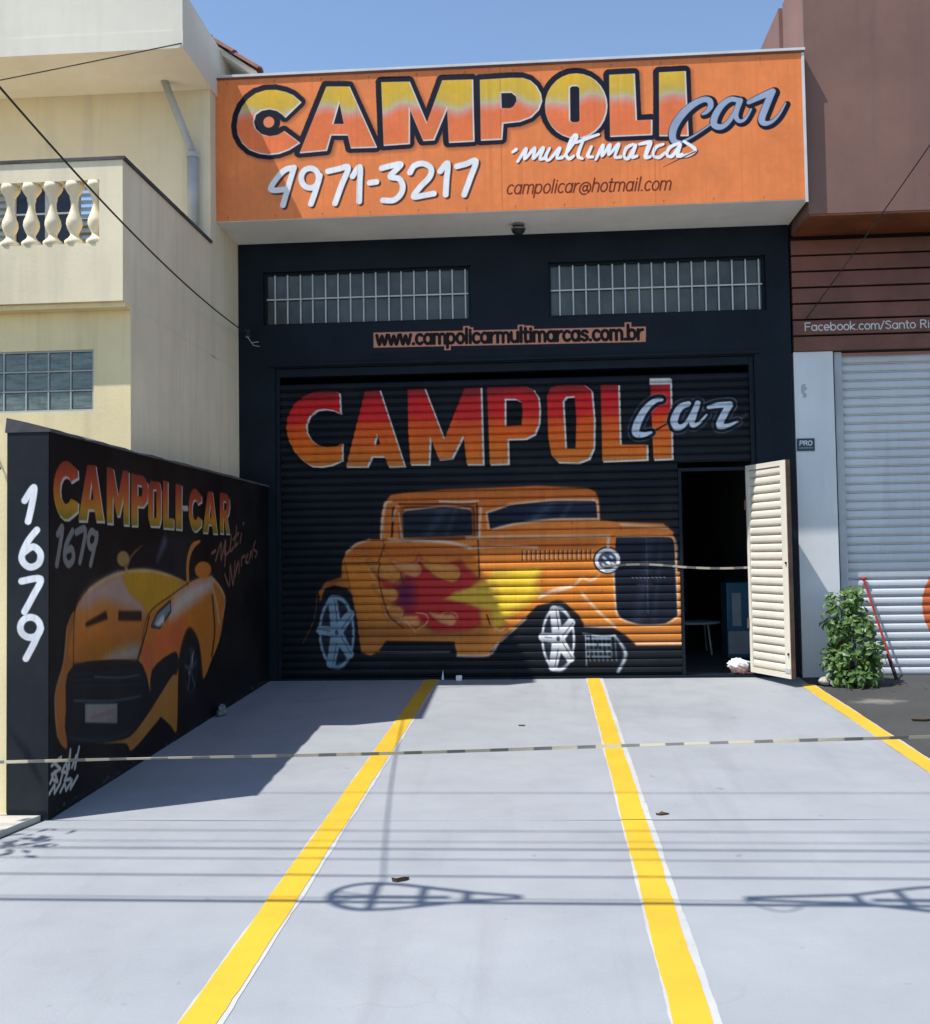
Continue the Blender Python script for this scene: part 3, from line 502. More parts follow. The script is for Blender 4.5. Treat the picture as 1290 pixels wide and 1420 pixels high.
INK = (22, 24, 40)
def paint_sign():
    c = Canvas(-3.12, 2.635, 4.62, 6.10, 0.004, (238, 136, 78))
    fill = stops([(4.9, (240, 128, 74)), (5.60, (238, 124, 76)), (5.66, (226, 146, 128)), (5.70, (196, 182, 148)), (5.76, (214, 178, 74)), (6.0, (236, 184, 50))], 0.035)
    for R, H in SIGN_LETTERS:                      # soft drop shade brushed under the outline
        c.poly(R, (120, 66, 44), 0.05, 0.055, shift=(0.02, -0.02), op=0.55)
    for R, H in SIGN_LETTERS:
        c.poly(R, INK, 0.002, 0.055, rag=0.0015)
    for R, H in SIGN_LETTERS:
        c.poly(R, (226, 214, 206), 0.002, 0.006, H, (0.007, -0.006))
        c.poly(R, fill, 0.002, -0.002, H)
    (du, dv) = SIGN_DOT[0]
    for r, col in ((0.115, INK), (0.056, (240, 140, 96))):
        c.ell([(du, dv), (du + r, dv), (du, dv + r)], col, 0.004)
    for P, W in SIGN_CAR:
        c.line(P, W, INK, 0.002, (0.016, -0.014), grow=0.024)
    for P, W in SIGN_CAR:
        c.line(P, W, (158, 172, 196), 0.003)
    for P in SIGN_DIGITS:
        c.line(P, 0.030, (84, 48, 40), 0.004, (0.017, -0.017))
    for P in SIGN_DIGITS:
        c.line(P, 0.029, (244, 244, 244), 0.003)
    for P in SIGN_MULTI:
        c.line(P, 0.016, (96, 44, 34), 0.002, (0.012, -0.011))
    for P in SIGN_MULTI:
        c.line(P, [0.019 if i % 2 else 0.014 for i in range(len(P))], (250, 250, 250), 0.002)
    c.line(SIGN_FLOURISH, [0.006, 0.005, 0.002], (90, 44, 36), 0.002)
    c.text("campolicar@hotmail.com", SIGN_EMAIL[0], SIGN_EMAIL[1], 0.088, 0.0075, (112, 46, 26), slant=0.22)
    for u in (-1.70, -0.28, 1.20):
        c.line([(u, 4.63), (u, 6.06)], .0022, (150, 78, 48), 0.003, smooth=False, op=0.45)
    for u in np.arange(-3.0, 2.6, 0.475):
        for v in (4.665, 6.02):
            c.ell([(u, v), (u + .007, v), (u, v + .007)], (120, 84, 70), 0.004, op=0.7)
            c.line([(u, v - .01), (u + .002, v - .07)], [.004, .001], (150, 84, 56), 0.006, smooth=False, op=0.35)
    c.mottle(0.08, 3)
    return c.material('painted_sign', 0.5, 0.10)

SILVER = (214, 212, 206)
def paint_shutter():
    c = Canvas(-2.78, 2.28, 0.0, 3.30, 0.004, (17, 22, 31))
    # ---- lettering
    fill = stops([(2.22, (206, 122, 54)), (2.36, (230, 118, 38)), (2.60, (236, 100, 36)), (2.68, (236, 84, 36)), (2.74, (226, 44, 40)), (2.92, (216, 38, 42)), (3.0, (150, 36, 38)), (3.1, (96, 34, 34))], 0.012)
    for R, H in SHUT_LETTERS:
        c.poly(R, (12, 14, 20), 0.03, 0.035, op=0.8)
    for i, (R, H) in enumerate(SHUT_LETTERS):
        c.poly(R, SILVER, 0.004, 0.002, H, (0.015, -0.012))
        c.poly(R, fill, 0.006, -0.004, H)
    c.poly(SHUT_CAP, (208, 204, 198), 0.006)
    for P in SHUT_TAIL[:1]:
        c.line(P, 0.008, (30, 22, 24), 0.006)
    SHC = [(P, [w * 1.35 for w in W]) for P, W in SHUT_CAR]
    for P, W in SHC:
        c.line(P, W, (150, 158, 166), 0.014, op=0.55, grow=0.042)
    for P, W in SHC:
        c.line(P, W, (20, 26, 38), 0.006, grow=0.032)
    for P, W in SHC:
        c.line(P, W, (206, 214, 224), 0.006)
    c.line(SHUT_TAIL[1], [0.012, 0.004], (120, 126, 134), 0.03, op=0.5)
    # ---- hot rod
    body = stops([(0.35, (206, 128, 56)), (0.75, (214, 128, 48)), (1.15, (222, 132, 50)), (1.45, (218, 122, 46)), (1.75, (206, 110, 44)), (2.05, (196, 104, 44))])
    for P, W in CAR_HI[-1:]:
        c.line(P, 0.004, (150, 96, 50), 0.006)
    c.poly(CAR_BODY, (60, 36, 24), 0.02, 0.012)
    c.poly(CAR_BODY, body, 0.012, -0.004)
    before = c.a.copy()
    # airbrushed tone: darker rear quarter and sills, warm roof, pale smoky pillar
    for (P0_, P1_, w_, col_, op_) in (((-2.2, 1.05), (-2.05, 0.55), .16, (150, 84, 36), .8), ((-1.9, 0.50), (-0.6, 0.48), .07, (150, 88, 40), .7), ((-1.9, 1.36), (-0.7, 1.30), .05, (168, 84, 34), .7),
                                      ((-0.5, 1.42), (0.55, 1.38), .05, (176, 88, 34), .6), ((1.6, .55), (1.95, .50), .05, (170, 92, 40), .6), ((-1.72, 2.02), (-0.3, 2.06), .03, (168, 86, 40), .6), ((-0.3, 1.62), (0.9, 1.60), .04, (236, 150, 76), .6)):
        if P0_[0] < 1.5: c.line([P0_, P1_], w_, col_, 0.16, smooth=False, op=op_)
    cm_ = Canvas(-2.78, 2.28, 0.0, 3.30, 0.004, (0, 0, 0)); cm_.poly(CAR_BODY, (1, 1, 1), 0.012, -0.006)
    c.a = before * (1 - cm_.a) + c.a * cm_.a
    c.poly([(u, v) for u, v in CAR_SIDEGLASS], (150, 78, 36), 0.02, 0.05)
    c.poly(CAR_RED, (120, 40, 44), 0.05, 0.008, op=0.6)
    c.poly(CAR_RED, (190, 46, 46), 0.045, -0.01, op=0.95)
    c.ell(CAR_PURPLE, (96, 36, 70), 0.10, op=0.7)
    c.poly(CAR_YEL, (214, 172, 58), 0.04, -0.01)
    c.poly(CAR_YEL2, (248, 204, 58), 0.05, -0.01)
    for e, k in CAR_BLOBS:
        (ex, ev), (e1, _), (_, e2) = e
        rx_, rv_ = abs(e1 - ex), abs(e2 - ev)
        lick = [(ex + rx_ * .25, ev - rv_ * .05), (ex - rx_ * .45, ev + rv_ * .12), (ex - rx_ * 1.15, ev + rv_ * .55), (ex - rx_ * 1.7, ev + rv_ * 1.15)]
        wl_ = [rv_ * .82, rv_ * .62, rv_ * .30, rv_ * .05]
        c.line(lick, wl_, (120, 44, 36), 0.03, grow=0.012, op=0.55)
        c.line(lick, wl_, (206, 132, 60) if k == 'o' else (212, 138, 88), 0.025)
        c.line(lick[:3], [w_ * .35 for w_ in wl_[:3]], (226, 158, 92), 0.05, shift=(0.0, rv_ * .3), op=0.5)
    for P, W in CAR_SQUIG:
        c.line(P, W, (226, 186, 150), 0.01, op=0.8)
    for P, W in CAR_DARK:
        c.line(P, W, (58, 28, 22), 0.008, op=0.9)
    c.poly(CAR_SIDEGLASS, (24, 32, 44), 0.008)
    c.poly(CAR_WINDSHIELD, (22, 30, 48), 0.008)
    c.poly(CAR_GRILLE, (22, 28, 42), 0.008)
    # reflections in the glass and grille, paler towards the top
    for G_, k_ in ((CAR_SIDEGLASS, .8), (CAR_WINDSHIELD, 1.0), (CAR_GRILLE, .5)):
        mk = Canvas(-2.78, 2.28, 0.0, 3.30, 0.004, (0, 0, 0)); mk.poly(G_, (1, 1, 1), 0.01, -0.01)
        keep = c.a.copy()
        u0_, u1_ = min(p[0] for p in G_), max(p[0] for p in G_); v0_, v1_ = min(p[1] for p in G_), max(p[1] for p in G_)
        c.line([(u0_, v1_ - .02), (u1_, v1_ - .02)], .02, (84, 98, 116), 0.09, smooth=False, op=.6 * k_)
        c.line([(u0_ + .35 * (u1_ - u0_), v0_), (u0_ + .6 * (u1_ - u0_), v1_)], .05, (70, 84, 104), 0.06, smooth=False, op=.5 * k_)
        c.line([(u0_ + .62 * (u1_ - u0_), v0_), (u0_ + .78 * (u1_ - u0_), v1_)], .018, (80, 94, 112), 0.04, smooth=False, op=.5 * k_)
        c.a = keep * (1 - mk.a) + c.a * mk.a
    for P, W in CAR_HI[:-1]:
        c.line(P, W * 0.72, (232, 210, 192), 0.026, op=0.92)
    (lx0, lv0), (lx1, lv1) = CAR_LOUVRE
    for i in range(16):
        u = lx0 + (lx1 - lx0) * i / 15
        c.line([(u, lv0 + 0.02), (u - 0.004, lv0 - 0.075)], 0.006, (92, 48, 34), 0.008, smooth=False)
        c.line([(u + 0.013, lv0 + 0.018), (u + 0.009, lv0 - 0.06)], 0.004, (236, 196, 160), 0.008, smooth=False)
    # grille bars and badge
    gu0, gu1 = min(p[0] for p in CAR_GRILLE), max(p[0] for p in CAR_GRILLE)
    gv0, gv1 = min(p[1] for p in CAR_GRILLE), max(p[1] for p in CAR_GRILLE)
    um = (gu0 + gu1) / 2 + 0.02
    c.line([(um, gv1 - 0.02), (um, gv0 + 0.12)], 0.004, (74, 82, 98), 0.006, smooth=False)
    c.line([(um - 0.10, (gv0 + gv1) / 2 - 0.04), (um + 0.05, (gv0 + gv1) / 2 - 0.04)], 0.004, (140, 140, 150), 0.006, smooth=False)
    for i in range(9):
        c.line([(um - 0.16 + i * 0.04, (gv0 + gv1) / 2 + 0.04), (um - 0.14 + i * 0.04, (gv0 + gv1) / 2 + 0.028)], 0.004, (120, 124, 134), 0.004, smooth=False)
    # headlamp
    c.ell(CAR_LAMP, (36, 34, 44), 0.006, 1.06)
    c.ell(CAR_LAMP, (222, 220, 222), 0.010, 0.95)
    c.ell(CAR_LAMP, (70, 76, 96), 0.012, 0.68)
    (hx, hv) = CAR_LAMP[0]
    for du, dv, w in ((-0.04, 0.03, 0.012), (0.03, 0.04, 0.010), (0.0, -0.02, 0.016), (0.05, -0.03, 0.010), (-0.05, -0.04, 0.010)):
        c.line([(hx + du, hv + dv), (hx + du + 0.02, hv + dv - 0.015)], w, (206, 210, 220), 0.01, smooth=False)
    c.line([CAR_LAMP[3], (hx + 0.01, hv + 0.14)], 0.015, (228, 180, 150), 0.012, smooth=False)
    # wheels
    for W, rim in ((CAR_W1, (140, 164, 178)), (CAR_W2, (212, 212, 214))):
        (wx, wv), (ax, _), (_, bv) = W
        c.ell(W, (20, 24, 34), 0.02, 1.16)
        c.ell(W, rim, 0.012, 1.0)
        rx, rv = abs(ax - wx), abs(bv - wv)
        c.ell([(wx, wv), (wx + rx * 0.86, wv), (wx, wv + rv * 0.88)], (40, 46, 58), 0.012)
        for k in range(5):
            a = math.radians(90 + 72 * k + 14)
            tip = (wx + rx * 0.9 * math.cos(a), wv + rv * 0.92 * math.sin(a))
            c.line([(wx, wv), tip], [0.06, 0.046], rim, 0.012, smooth=False)
            c.line([(wx + 0.02, wv), (tip[0] + 0.02, tip[1])], [0.004, 0.003], (60, 66, 80), 0.008, smooth=False)
        c.ell([(wx, wv), (wx + 0.05, wv), (wx, wv + 0.07)], rim, 0.01)
        c.ell([(wx, wv), (wx + 0.018, wv), (wx, wv + 0.026)], (70, 76, 88), 0.008)
    for k in range(7):                              # chrome axle, springs and pipes under the nose
        u = CAR_EXH[0][0] + .03 + .045 * k
        c.line([(u, CAR_EXH[0][1] - .02), (u + .012, CAR_EXH[1][1] + .05)], .007, (128, 140, 150), 0.014, smooth=False, op=.7)
    c.line([(CAR_EXH[0][0] - .02, CAR_EXH[0][1] + .02), (CAR_EXH[0][0] + .16, CAR_EXH[0][1] - .01), (CAR_EXH[2][0], CAR_EXH[2][1])], .012, (176, 182, 188), 0.016, op=.8)
    for i in range(4):                              # suspension and exhaust behind the front wheel
        z = CAR_EXH[0][1] - 0.03 - i * 0.062
        c.line([(CAR_EXH[0][0] + 0.01, z), (CAR_EXH[1][0] - 0.03, z - 0.006)], 0.011, (150, 166, 178), 0.016, smooth=False)
        c.line([(CAR_EXH[0][0] + 0.07 * (i % 3) + 0.05, z + 0.03), (CAR_EXH[0][0] + 0.07 * (i % 3) + 0.055, z - 0.03)], 0.006, (24, 28, 38), 0.008, smooth=False)
    c.line([CAR_EXH[2], (CAR_EXH[3][0] + 0.02, (CAR_EXH[2][1] + CAR_EXH[3][1]) / 2), (CAR_EXH[3][0] - 0.06, CAR_EXH[3][1])], [0.008, 0.02, 0.016], (166, 172, 178), 0.02)
    c.line([CAR_EXH[0], (CAR_EXH[0][0] + 0.005, CAR_EXH[1][1])], 0.006, (150, 160, 170), 0.01, smooth=False)
    for i in range(14):
        u = CAR_TREAD[0][0] + i * 0.022
        c.line([(u, CAR_TREAD[0][1]), (u + 0.006, CAR_TREAD[1][1])], 0.003, (44, 54, 66), 0.006, smooth=False)
    for (a_, b__) in (((-2.02, 1.24), (-1.90, 0.60)), ((-1.62, 1.55), (-1.60, 1.33))):
        c.line([a_, b__], .003, (70, 36, 24), 0.006, smooth=False, op=0.7)
    r = random.Random(8)
    for i in range(90):                             # overspray and small drips
        u, v = r.uniform(-2.6, 2.1), r.uniform(0.1, 3.1)
        c.ell([(u, v), (u + r.uniform(.003, .010), v), (u, v + r.uniform(.003, .016))], r.choice(((70, 60, 54), (58, 64, 74), (96, 58, 36))), 0.01, op=r.uniform(.15, .5))
    for i in range(26):                             # scratches along the slats
        u, v = r.uniform(-2.6, 1.8), r.uniform(0.1, 3.1)
        c.line([(u, v), (u + r.uniform(.05, .3), v + r.uniform(-.004, .004))], .0022, (86, 90, 96), 0.004, smooth=False, op=r.uniform(.2, .5))
    c.mottle(0.09, 5)
    return c.material('painted_shutter', 0.42, 0.12)

def paint_wall():
    c = Canvas(-4.94, 0.0, -0.25, 2.06, 0.004, (12, 14, 18))
    fill = stops([(1.53, (150, 132, 44)), (1.60, (206, 146, 46)), (1.68, (214, 116, 48)), (1.78, (196, 80, 48)), (1.9, (146, 58, 42))], 0.012)
    for ch, q in WALL_LETTERS:
        R, H = BLOCK[ch]
        def mp(a):
            (x, y) = a
            t = [(q[0][i] * (1 - x) + q[1][i] * x) * y + (q[3][i] * (1 - x) + q[2][i] * x) * (1 - y) for i in (0, 1)]
            return (t[0], t[1])
        R = [mp(a) for a in R]; H = [[mp(a) for a in h] for h in H]
        c.poly(R, (214, 206, 196), 0.003, 0.004, H, (0.014, -0.012))
        c.poly(R, fill if ch != '-' else (210, 204, 196), 0.005, 0.0, H)
    for P in WALL_1679:
        c.line(P, 0.024, (140, 138, 136), 0.006)
    for P in WALL_SCRIPT:
        c.line(P, 0.016, (142, 96, 84), 0.006)
    W = WC
    OR = (214, 126, 46)
    c.poly(W['glass'], (20, 24, 32), 0.02, sm=True)
    c.line(W['glass_hi'], [0.02, 0.05], (92, 96, 116), 0.06, op=0.7)
    c.poly(W['flank'], (172, 104, 50), 0.012, sm=True)
    c.poly(W['body'], stops([(0.2, (196, 128, 52)), (0.8, (214, 124, 40)), (1.2, (206, 122, 48))]), 0.012, sm=True)
    c.poly(W['hood'], stops([(0.3, (196, 120, 44)), (0.7, (208, 112, 44)), (1.0, (206, 132, 60)), (1.25, (190, 130, 60))]), 0.012, sm=True)
    c.poly(W['hood_pale'], (196, 160, 146), 0.08, op=0.9, sm=True)
    c.poly(W['hood_yel'], (206, 152, 40), 0.02, sm=True)
    c.poly(W['hood_low'], (168, 110, 34), 0.12, op=0.8, sm=True)
    c.poly(W['hood_lowp'], (176, 156, 148), 0.08, op=0.9, sm=True)
    c.poly(W['scoop1'], (48, 26, 18), 0.02, 0.012); c.poly(W['scoop2'], (48, 26, 18), 0.02, 0.014)
    c.poly(W['scoop1'], (214, 128, 52), 0.03, 0.0, shift=(0.0, -0.05), op=0.6); c.poly(W['scoop2'], (216, 128, 50), 0.03, 0.0, shift=(0.0, -0.06), op=0.6)
    c.poly(W['fend_or'], (222, 108, 56), 0.14, sm=True)
    c.poly(W['fender'], (206, 190, 186), 0.10, op=0.9, sm=True)
    c.poly(W['orsp'], (214, 104, 60), 0.08, sm=True)
    c.poly(W['vent'], (20, 24, 34), 0.015, sm=True)
    c.poly(W['bumper'], (17, 24, 33), 0.012, sm=True)
    c.poly(W['lip'], (190, 128, 58), 0.014, sm=True)
    c.line(W['seam'], 0.010, (24, 20, 22), 0.008)
    c.line(W['l1'], 0.006, (74, 92, 104), 0.01); c.line(W['l2'], 0.007, (64, 84, 98), 0.012)
    c.poly(W['plate'], (148, 144, 136), 0.012)
    c.line([(W['plate'][0][0] + .08, W['plate'][0][1] - .10), (W['plate'][1][0] - .08, W['plate'][0][1] - .11)], 0.008, (150, 100, 90), 0.03, op=0.7)
    c.poly(W['lamp'], (40, 44, 50), 0.01, 0.012)
    c.poly(W['lamp'], (128, 140, 146), 0.02, -0.008)
    c.poly(W['lamp2'], (206, 212, 212), 0.03, sm=True)
    c.line(W['pillar'], [0.034, 0.034, 0.03, 0.01], (206, 130, 60), 0.01)
    c.line(W['pillar2'], [0.016, 0.012, 0.004], (120, 86, 56), 0.01)
    c.ell(W['mir'], OR, 0.012); c.ell(W['mirl'], (172, 134, 78), 0.012)
    c.line(W['mirs'], 0.016, (150, 112, 66), 0.01, smooth=False)
    c.ell(W['wheel'], (18, 22, 30), 0.02, 1.05)
    c.ell(W['wheel'], (40, 46, 56), 0.02, 0.72); c.ell(W['wheel'], (18, 22, 30), 0.02, 0.62)
    c.line(W['wheel_hi'], [0.014, 0.03, 0.012], (140, 142, 150), 0.02)
    c.line(W['door'], 0.02, (74, 40, 24), 0.02); c.line(W['doorp'], 0.022, (202, 176, 160), 0.03, op=0.8)
    # finer brushwork: panel lines, highlights along the crease, headlamp and rim glints
    hd, bd = W['hood'], W['body']
    def lerp(a, b_, t): return (a[0] * (1 - t) + b_[0] * t, a[1] * (1 - t) + b_[1] * t)
    c.line([lerp(hd[2], hd[3], .5), lerp(hd[4], hd[5], .5), hd[6], hd[7], lerp(hd[7], hd[8], .6)], [.004, .01, .012, .008, .003], (232, 214, 190), 0.03, op=0.6)
    c.line([hd[0], hd[1], hd[2], hd[3]], .007, (70, 38, 24), 0.014, op=0.8)
    c.line([hd[0], lerp(hd[0], hd[-1], .5), hd[-1]], .010, (52, 30, 22), 0.02, op=0.8)
    c.line([bd[0], bd[1], bd[2], bd[3]], .006, (58, 32, 22), 0.012, op=0.8)
    c.line([bd[8], bd[9], bd[10], bd[11], bd[12]], [.02, .014, .014, .014, .02], (58, 30, 20), 0.02, op=0.8)
    c.line([bd[4], bd[5], lerp(bd[5], bd[6], .5)], [.006, .016, .006], (226, 204, 190), 0.03, op=0.7)
    c.line([lerp(bd[2], bd[12], .25), lerp(bd[3], bd[11], .25), lerp(bd[4], bd[9], .22)], [.004, .012, .004], (240, 190, 140), 0.05, op=0.6)
    fl = W['flank']
    c.line([fl[1], fl[2], fl[3], fl[4]], [.004, .008, .008, .004], (206, 150, 92), 0.02, op=0.7)
    bp_ = W['bumper']
    for t in (.2, .34, .48):                         # grille mesh bars
        c.line([lerp(bp_[0], bp_[-1], t), lerp(bp_[1], bp_[3], t)], .004, (36, 46, 58), 0.01, smooth=False, op=0.8)
    c.line([bp_[-2], bp_[-3], bp_[-4]], [.004, .012, .006], (60, 72, 86), 0.03, op=0.7)
    wh = W['wheel']
    for k in range(5):
        a = math.radians(72 * k + 20)
        rx_, rv_ = abs(wh[1][0] - wh[0][0]), abs(wh[2][1] - wh[0][1])
        c.line([wh[0], (wh[0][0] + rx_ * .6 * math.cos(a), wh[0][1] + rv_ * .6 * math.sin(a))], [.014, .02], (66, 72, 84), 0.012, smooth=False)
    for P in WALL_SIG:
        c.line(P, 0.012, (206, 206, 202), 0.004, smooth=False)
    r = random.Random(3)
    for i in range(60):                             # paint splashes and scuffs along the foot of the wall
        u = r.uniform(-4.9, -0.1); v = 0.041 * u + r.uniform(0.0, 0.05)
        c.ell([(u, v), (u + r.uniform(.006, .03), v), (u, v + r.uniform(.004, .014))], (120, 124, 132), 0.012, op=r.uniform(.2, .8))
    c.a *= 0.80
    c.mottle(0.10, 9)
    return c.material('painted_wall_mural', 0.55, 0.15)

def paint_pillar():
    c = Canvas(-3.06, -2.815, -0.25, 2.10, 0.0025, (30, 35, 42))
    for P in PILLAR_1679:
        c.line(P, 0.0205, (226, 228, 232), 0.004)
    c.mottle(0.12, 11)
    return c.material('painted_pillar', 0.6, 0.2)

def paint_url():
    c = Canvas(-1.75, 1.25, 3.38, 3.78, 0.003, (22, 30, 39))
    t = "www.campolicarmultimarcas.com.br"
    TAN = (206, 140, 112)
    (ua, va), (ub, vb) = URL
    for L in text_lines(t, URL[0], URL[1], 0.098, 0.0):          # squared tan ground following each letter
        us = [p[0] for p in L]; vv = [p[1] for p in L]
        a, b_, d, e = min(us) - .035, max(us) + .035, min(vv) - .030, max(vv) + .030
        c.poly([(a, d), (b_, d), (b_, e), (a, e)], TAN, 0.002)
    c.poly([(ua - .03, va - .03), (ub + .02, vb - .03), (ub + .02, vb + .128), (ua - .03, va + .128)], TAN, 0.002)
    c.text(t, URL[0], URL[1], 0.098, 0.0165, (26, 20, 22), slant=0.0)
    c.mottle(0.04, 12)
    return c.material('painted_web_address', 0.5, 0.0)

M['p_sign'] = paint_sign()
M['p_shutter'] = paint_shutter()
M['p_wall'] = paint_wall()
M['p_pillar'] = paint_pillar()
M['p_url'] = paint_url()

# ------------------------------------------------------------------ mesh helpers
COL = scene.collection
class MB:
    def __init__(s):
        s.v, s.f = [], []
    def add(s, vs_, fs):
        o = len(s.v); s.v += [tuple(p) for p in vs_]; s.f += [[i + o for i in f] for f in fs]; return s
    def box(s, x0, x1, y0, y1, z0, z1):
        return s.add([(x0, y0, z0), (x1, y0, z0), (x1, y1, z0), (x0, y1, z0), (x0, y0, z1), (x1, y0, z1), (x1, y1, z1), (x0, y1, z1)],
                     [(0, 3, 2, 1), (4, 5, 6, 7), (0, 1, 5, 4), (1, 2, 6, 5), (2, 3, 7, 6), (3, 0, 4, 7)])
    def prism(s, pts, axis, a, b):
        """closed outline pts in the plane across axis, run from a to b"""
        n = len(pts)
        def P(q, t):
            return {'x': (t, q[0], q[1]), 'y': (q[0], t, q[1]), 'z': (q[0], q[1], t)}[axis]
        return s.add([P(q, a) for q in pts] + [P(q, b) for q in pts],
                     [list(range(n)), list(range(2 * n - 1, n - 1, -1))] + [(i, (i + 1) % n, n + (i + 1) % n, n + i) for i in range(n)])
    def tube(s, pts, r, n=8):
        pts = [Vector(p) for p in pts]; rr = r if isinstance(r, (list, tuple)) else [r] * len(pts)
        rings = []
        for i, p in enumerate(pts):
            d = (pts[min(i + 1, len(pts) - 1)] - pts[max(i - 1, 0)]).normalized()
            a = d.orthogonal().normalized() if i == 0 else (a - d * a.dot(d)).normalized()
            b_ = d.cross(a)
            rings.append([p + (a * math.cos(2 * math.pi * k / n) + b_ * math.sin(2 * math.pi * k / n)) * rr[i] for k in range(n)])
        vs_ = [q for R in rings for q in R]
        fs = [(i * n + k, i * n + (k + 1) % n, (i + 1) * n + (k + 1) % n, (i + 1) * n + k) for i in range(len(pts) - 1) for k in range(n)]
        fs += [list(range(n - 1, -1, -1)), [(len(pts) - 1) * n + k for k in range(n)]]
        return s.add(vs_, fs)
    def lathe(s, prof, cx, cy, cz, n=12):
        vs_ = [(cx + r * math.cos(2 * math.pi * k / n), cy + r * math.sin(2 * math.pi * k / n), cz + z) for r, z in prof for k in range(n)]
        m_ = len(prof)
        fs = [(i * n + k, i * n + (k + 1) % n, (i + 1) * n + (k + 1) % n, (i + 1) * n + k) for i in range(m_ - 1) for k in range(n)]
        fs += [list(range(n - 1, -1, -1)), [(m_ - 1) * n + k for k in range(n)]]
        return s.add(vs_, fs)
    def wall(s, x0, x1, z0, z1, y0, y1, holes):
        """upright slab between y0 (front) and y1 with rectangular openings"""
        xs = sorted({x0, x1, *[h[0] for h in holes], *[h[1] for h in holes]})
        zs = sorted({z0, z1, *[h[2] for h in holes], *[h[3] for h in holes]})
        idx = {}
        def V(x, y, z):
            k = (x, y, z)
            if k not in idx:
                idx[k] = len(s.v); s.v.append(k)
            return idx[k]
        def solid(i, j):
            if i < 0 or j < 0 or i >= len(xs) - 1 or j >= len(zs) - 1: return False
            cx, cz = (xs[i] + xs[i + 1]) / 2, (zs[j] + zs[j + 1]) / 2
            return not any(h[0] < cx < h[1] and h[2] < cz < h[3] for h in holes)
        for i in range(len(xs) - 1):
            for j in range(len(zs) - 1):
                if not solid(i, j): continue
                a, b_, c_, d_ = xs[i], xs[i + 1], zs[j], zs[j + 1]
                s.f.append([V(a, y0, c_), V(b_, y0, c_), V(b_, y0, d_), V(a, y0, d_)])
                s.f.append([V(a, y1, c_), V(a, y1, d_), V(b_, y1, d_), V(b_, y1, c_)])
                if not solid(i - 1, j): s.f.append([V(a, y0, c_), V(a, y0, d_), V(a, y1, d_), V(a, y1, c_)])
                if not solid(i + 1, j): s.f.append([V(b_, y0, c_), V(b_, y1, c_), V(b_, y1, d_), V(b_, y0, d_)])
                if not solid(i, j - 1): s.f.append([V(a, y0, c_), V(a, y1, c_), V(b_, y1, c_), V(b_, y0, c_)])
                if not solid(i, j + 1): s.f.append([V(a, y0, d_), V(b_, y0, d_), V(b_, y1, d_), V(a, y1, d_)])
        return s
    def build(s, name, mat, parent=None, uv=None, smooth=False, bevel=0.0):
        me = bpy.data.meshes.new(name)
        me.from_pydata(s.v, [], s.f)
        bm = bmesh.new(); bm.from_mesh(me)
        bmesh.ops.recalc_face_normals(bm, faces=bm.faces)
        if bevel:
            bmesh.ops.bevel(bm, geom=[e for e in bm.edges if len(e.link_faces) == 2 and e.calc_face_angle(0) > 0.9], offset=bevel, segments=2, affect='EDGES', profile=0.6)
        bm.to_mesh(me); bm.free()
        if uv:
            l = me.uv_layers.new(name='UVMap')
            for lp in me.loops:
                l.data[lp.index].uv = uv(me.vertices[lp.vertex_index].co)
        if smooth:
            for p in me.polygons: p.use_smooth = True
        me.materials.append(mat)
        return link(name, me, parent)

def link(name, me, parent=None):
    o = bpy.data.objects.new(name, me); COL.objects.link(o)
    if parent is not None:
        o.parent = parent
        off = root_loc(parent)
        # parts are modelled in place; cancel the parent's offset once, on the first level
        o.location = (-off[0], -off[1], -off[2]) if parent.type == 'EMPTY' else (0, 0, 0)
    return o
def root_loc(o):
    return tuple(o.location)
def thing(name, label, cat, loc, group=None):
    o = bpy.data.objects.new(name, None); COL.objects.link(o)
    o.empty_display_size = 0.2
    o.location = loc
    return tag(o, label, cat, group)
def tag(o, label, cat, group=None):
    o['label'] = label; o['category'] = cat
    if group: o['group'] = group
    return o
def struct(o):
    o['kind'] = 'structure'; return o
def copy_part(o, dx, dy, dz, parent=None):
    c = o.copy(); COL.objects.link(c)
    c.parent = parent if parent is not None else o.parent
    c.location = (o.location.x + dx, o.location.y + dy, o.location.z + dz)
    return c
# ================================================================== THE SETTING
SL = 0.041
def g(y):
    return SL * max(y, -9.5)
def sheet(name, poly, lift, mat, parent=None, step=None):
    mb = MB()
    n = len(poly)
    mb.add([(x, y, g(y) + lift) for x, y in poly], [list(range(n))])
    o = mb.build(name, mat, parent)
    return o
mb = MB()
ys = [-400, -9.5, 12, 400]
for a, b_ in zip(ys, ys[1:]):
    mb.add([(-400, a, g(min(a, 12))), (400, a, g(min(a, 12))), (400, b_, g(min(b_, 12))), (-400, b_, g(min(b_, 12)))], [(0, 1, 2, 3)])
struct(mb.build('ground', M['asphalt']))
drive = struct(sheet('driveway', [(-2.83, 0.06), (-2.83, -4.93), (-2.95, -5.45), (-3.9, -9.4), (2.45, -9.4), (2.50, -3.9), (2.60, 0.02), (2.60, 0.06)], 0.004, M['drive']))
# raised concrete pavement beside the driveway, with its worn edge
mb = MB()
edge = [(-2.86, -4.95), (-2.90, -5.08), (-2.95, -5.3), (-3.05, -5.6), (-3.5, -7.4), (-3.95, -9.3)]
pv = [(-9.5, -9.3), (-9.5, -4.80), (-3.0, -4.80), (-2.86, -4.80)] + edge
n = len(pv)
mb.add([(x, y, g(y) + 0.035) for x, y in pv] + [(x, y, g(y) - 0.05) for x, y in pv], [list(range(n))] + [(i, (i + 1) % n, n + (i + 1) % n, n + i) for i in range(n)])
struct(mb.build('pavement', M['concrete']))
# footway and road on the camera's side
struct(MB().box(-40, 40, -12.4, -9.405, g(-12) - 0.1, g(-12) + 0.012).build('footway', M['concrete']))
struct(MB().box(-200, 200, -20, -12.42, g(-12) - 0.3, g(-12) + 0.004).build('road', M['roadway']))

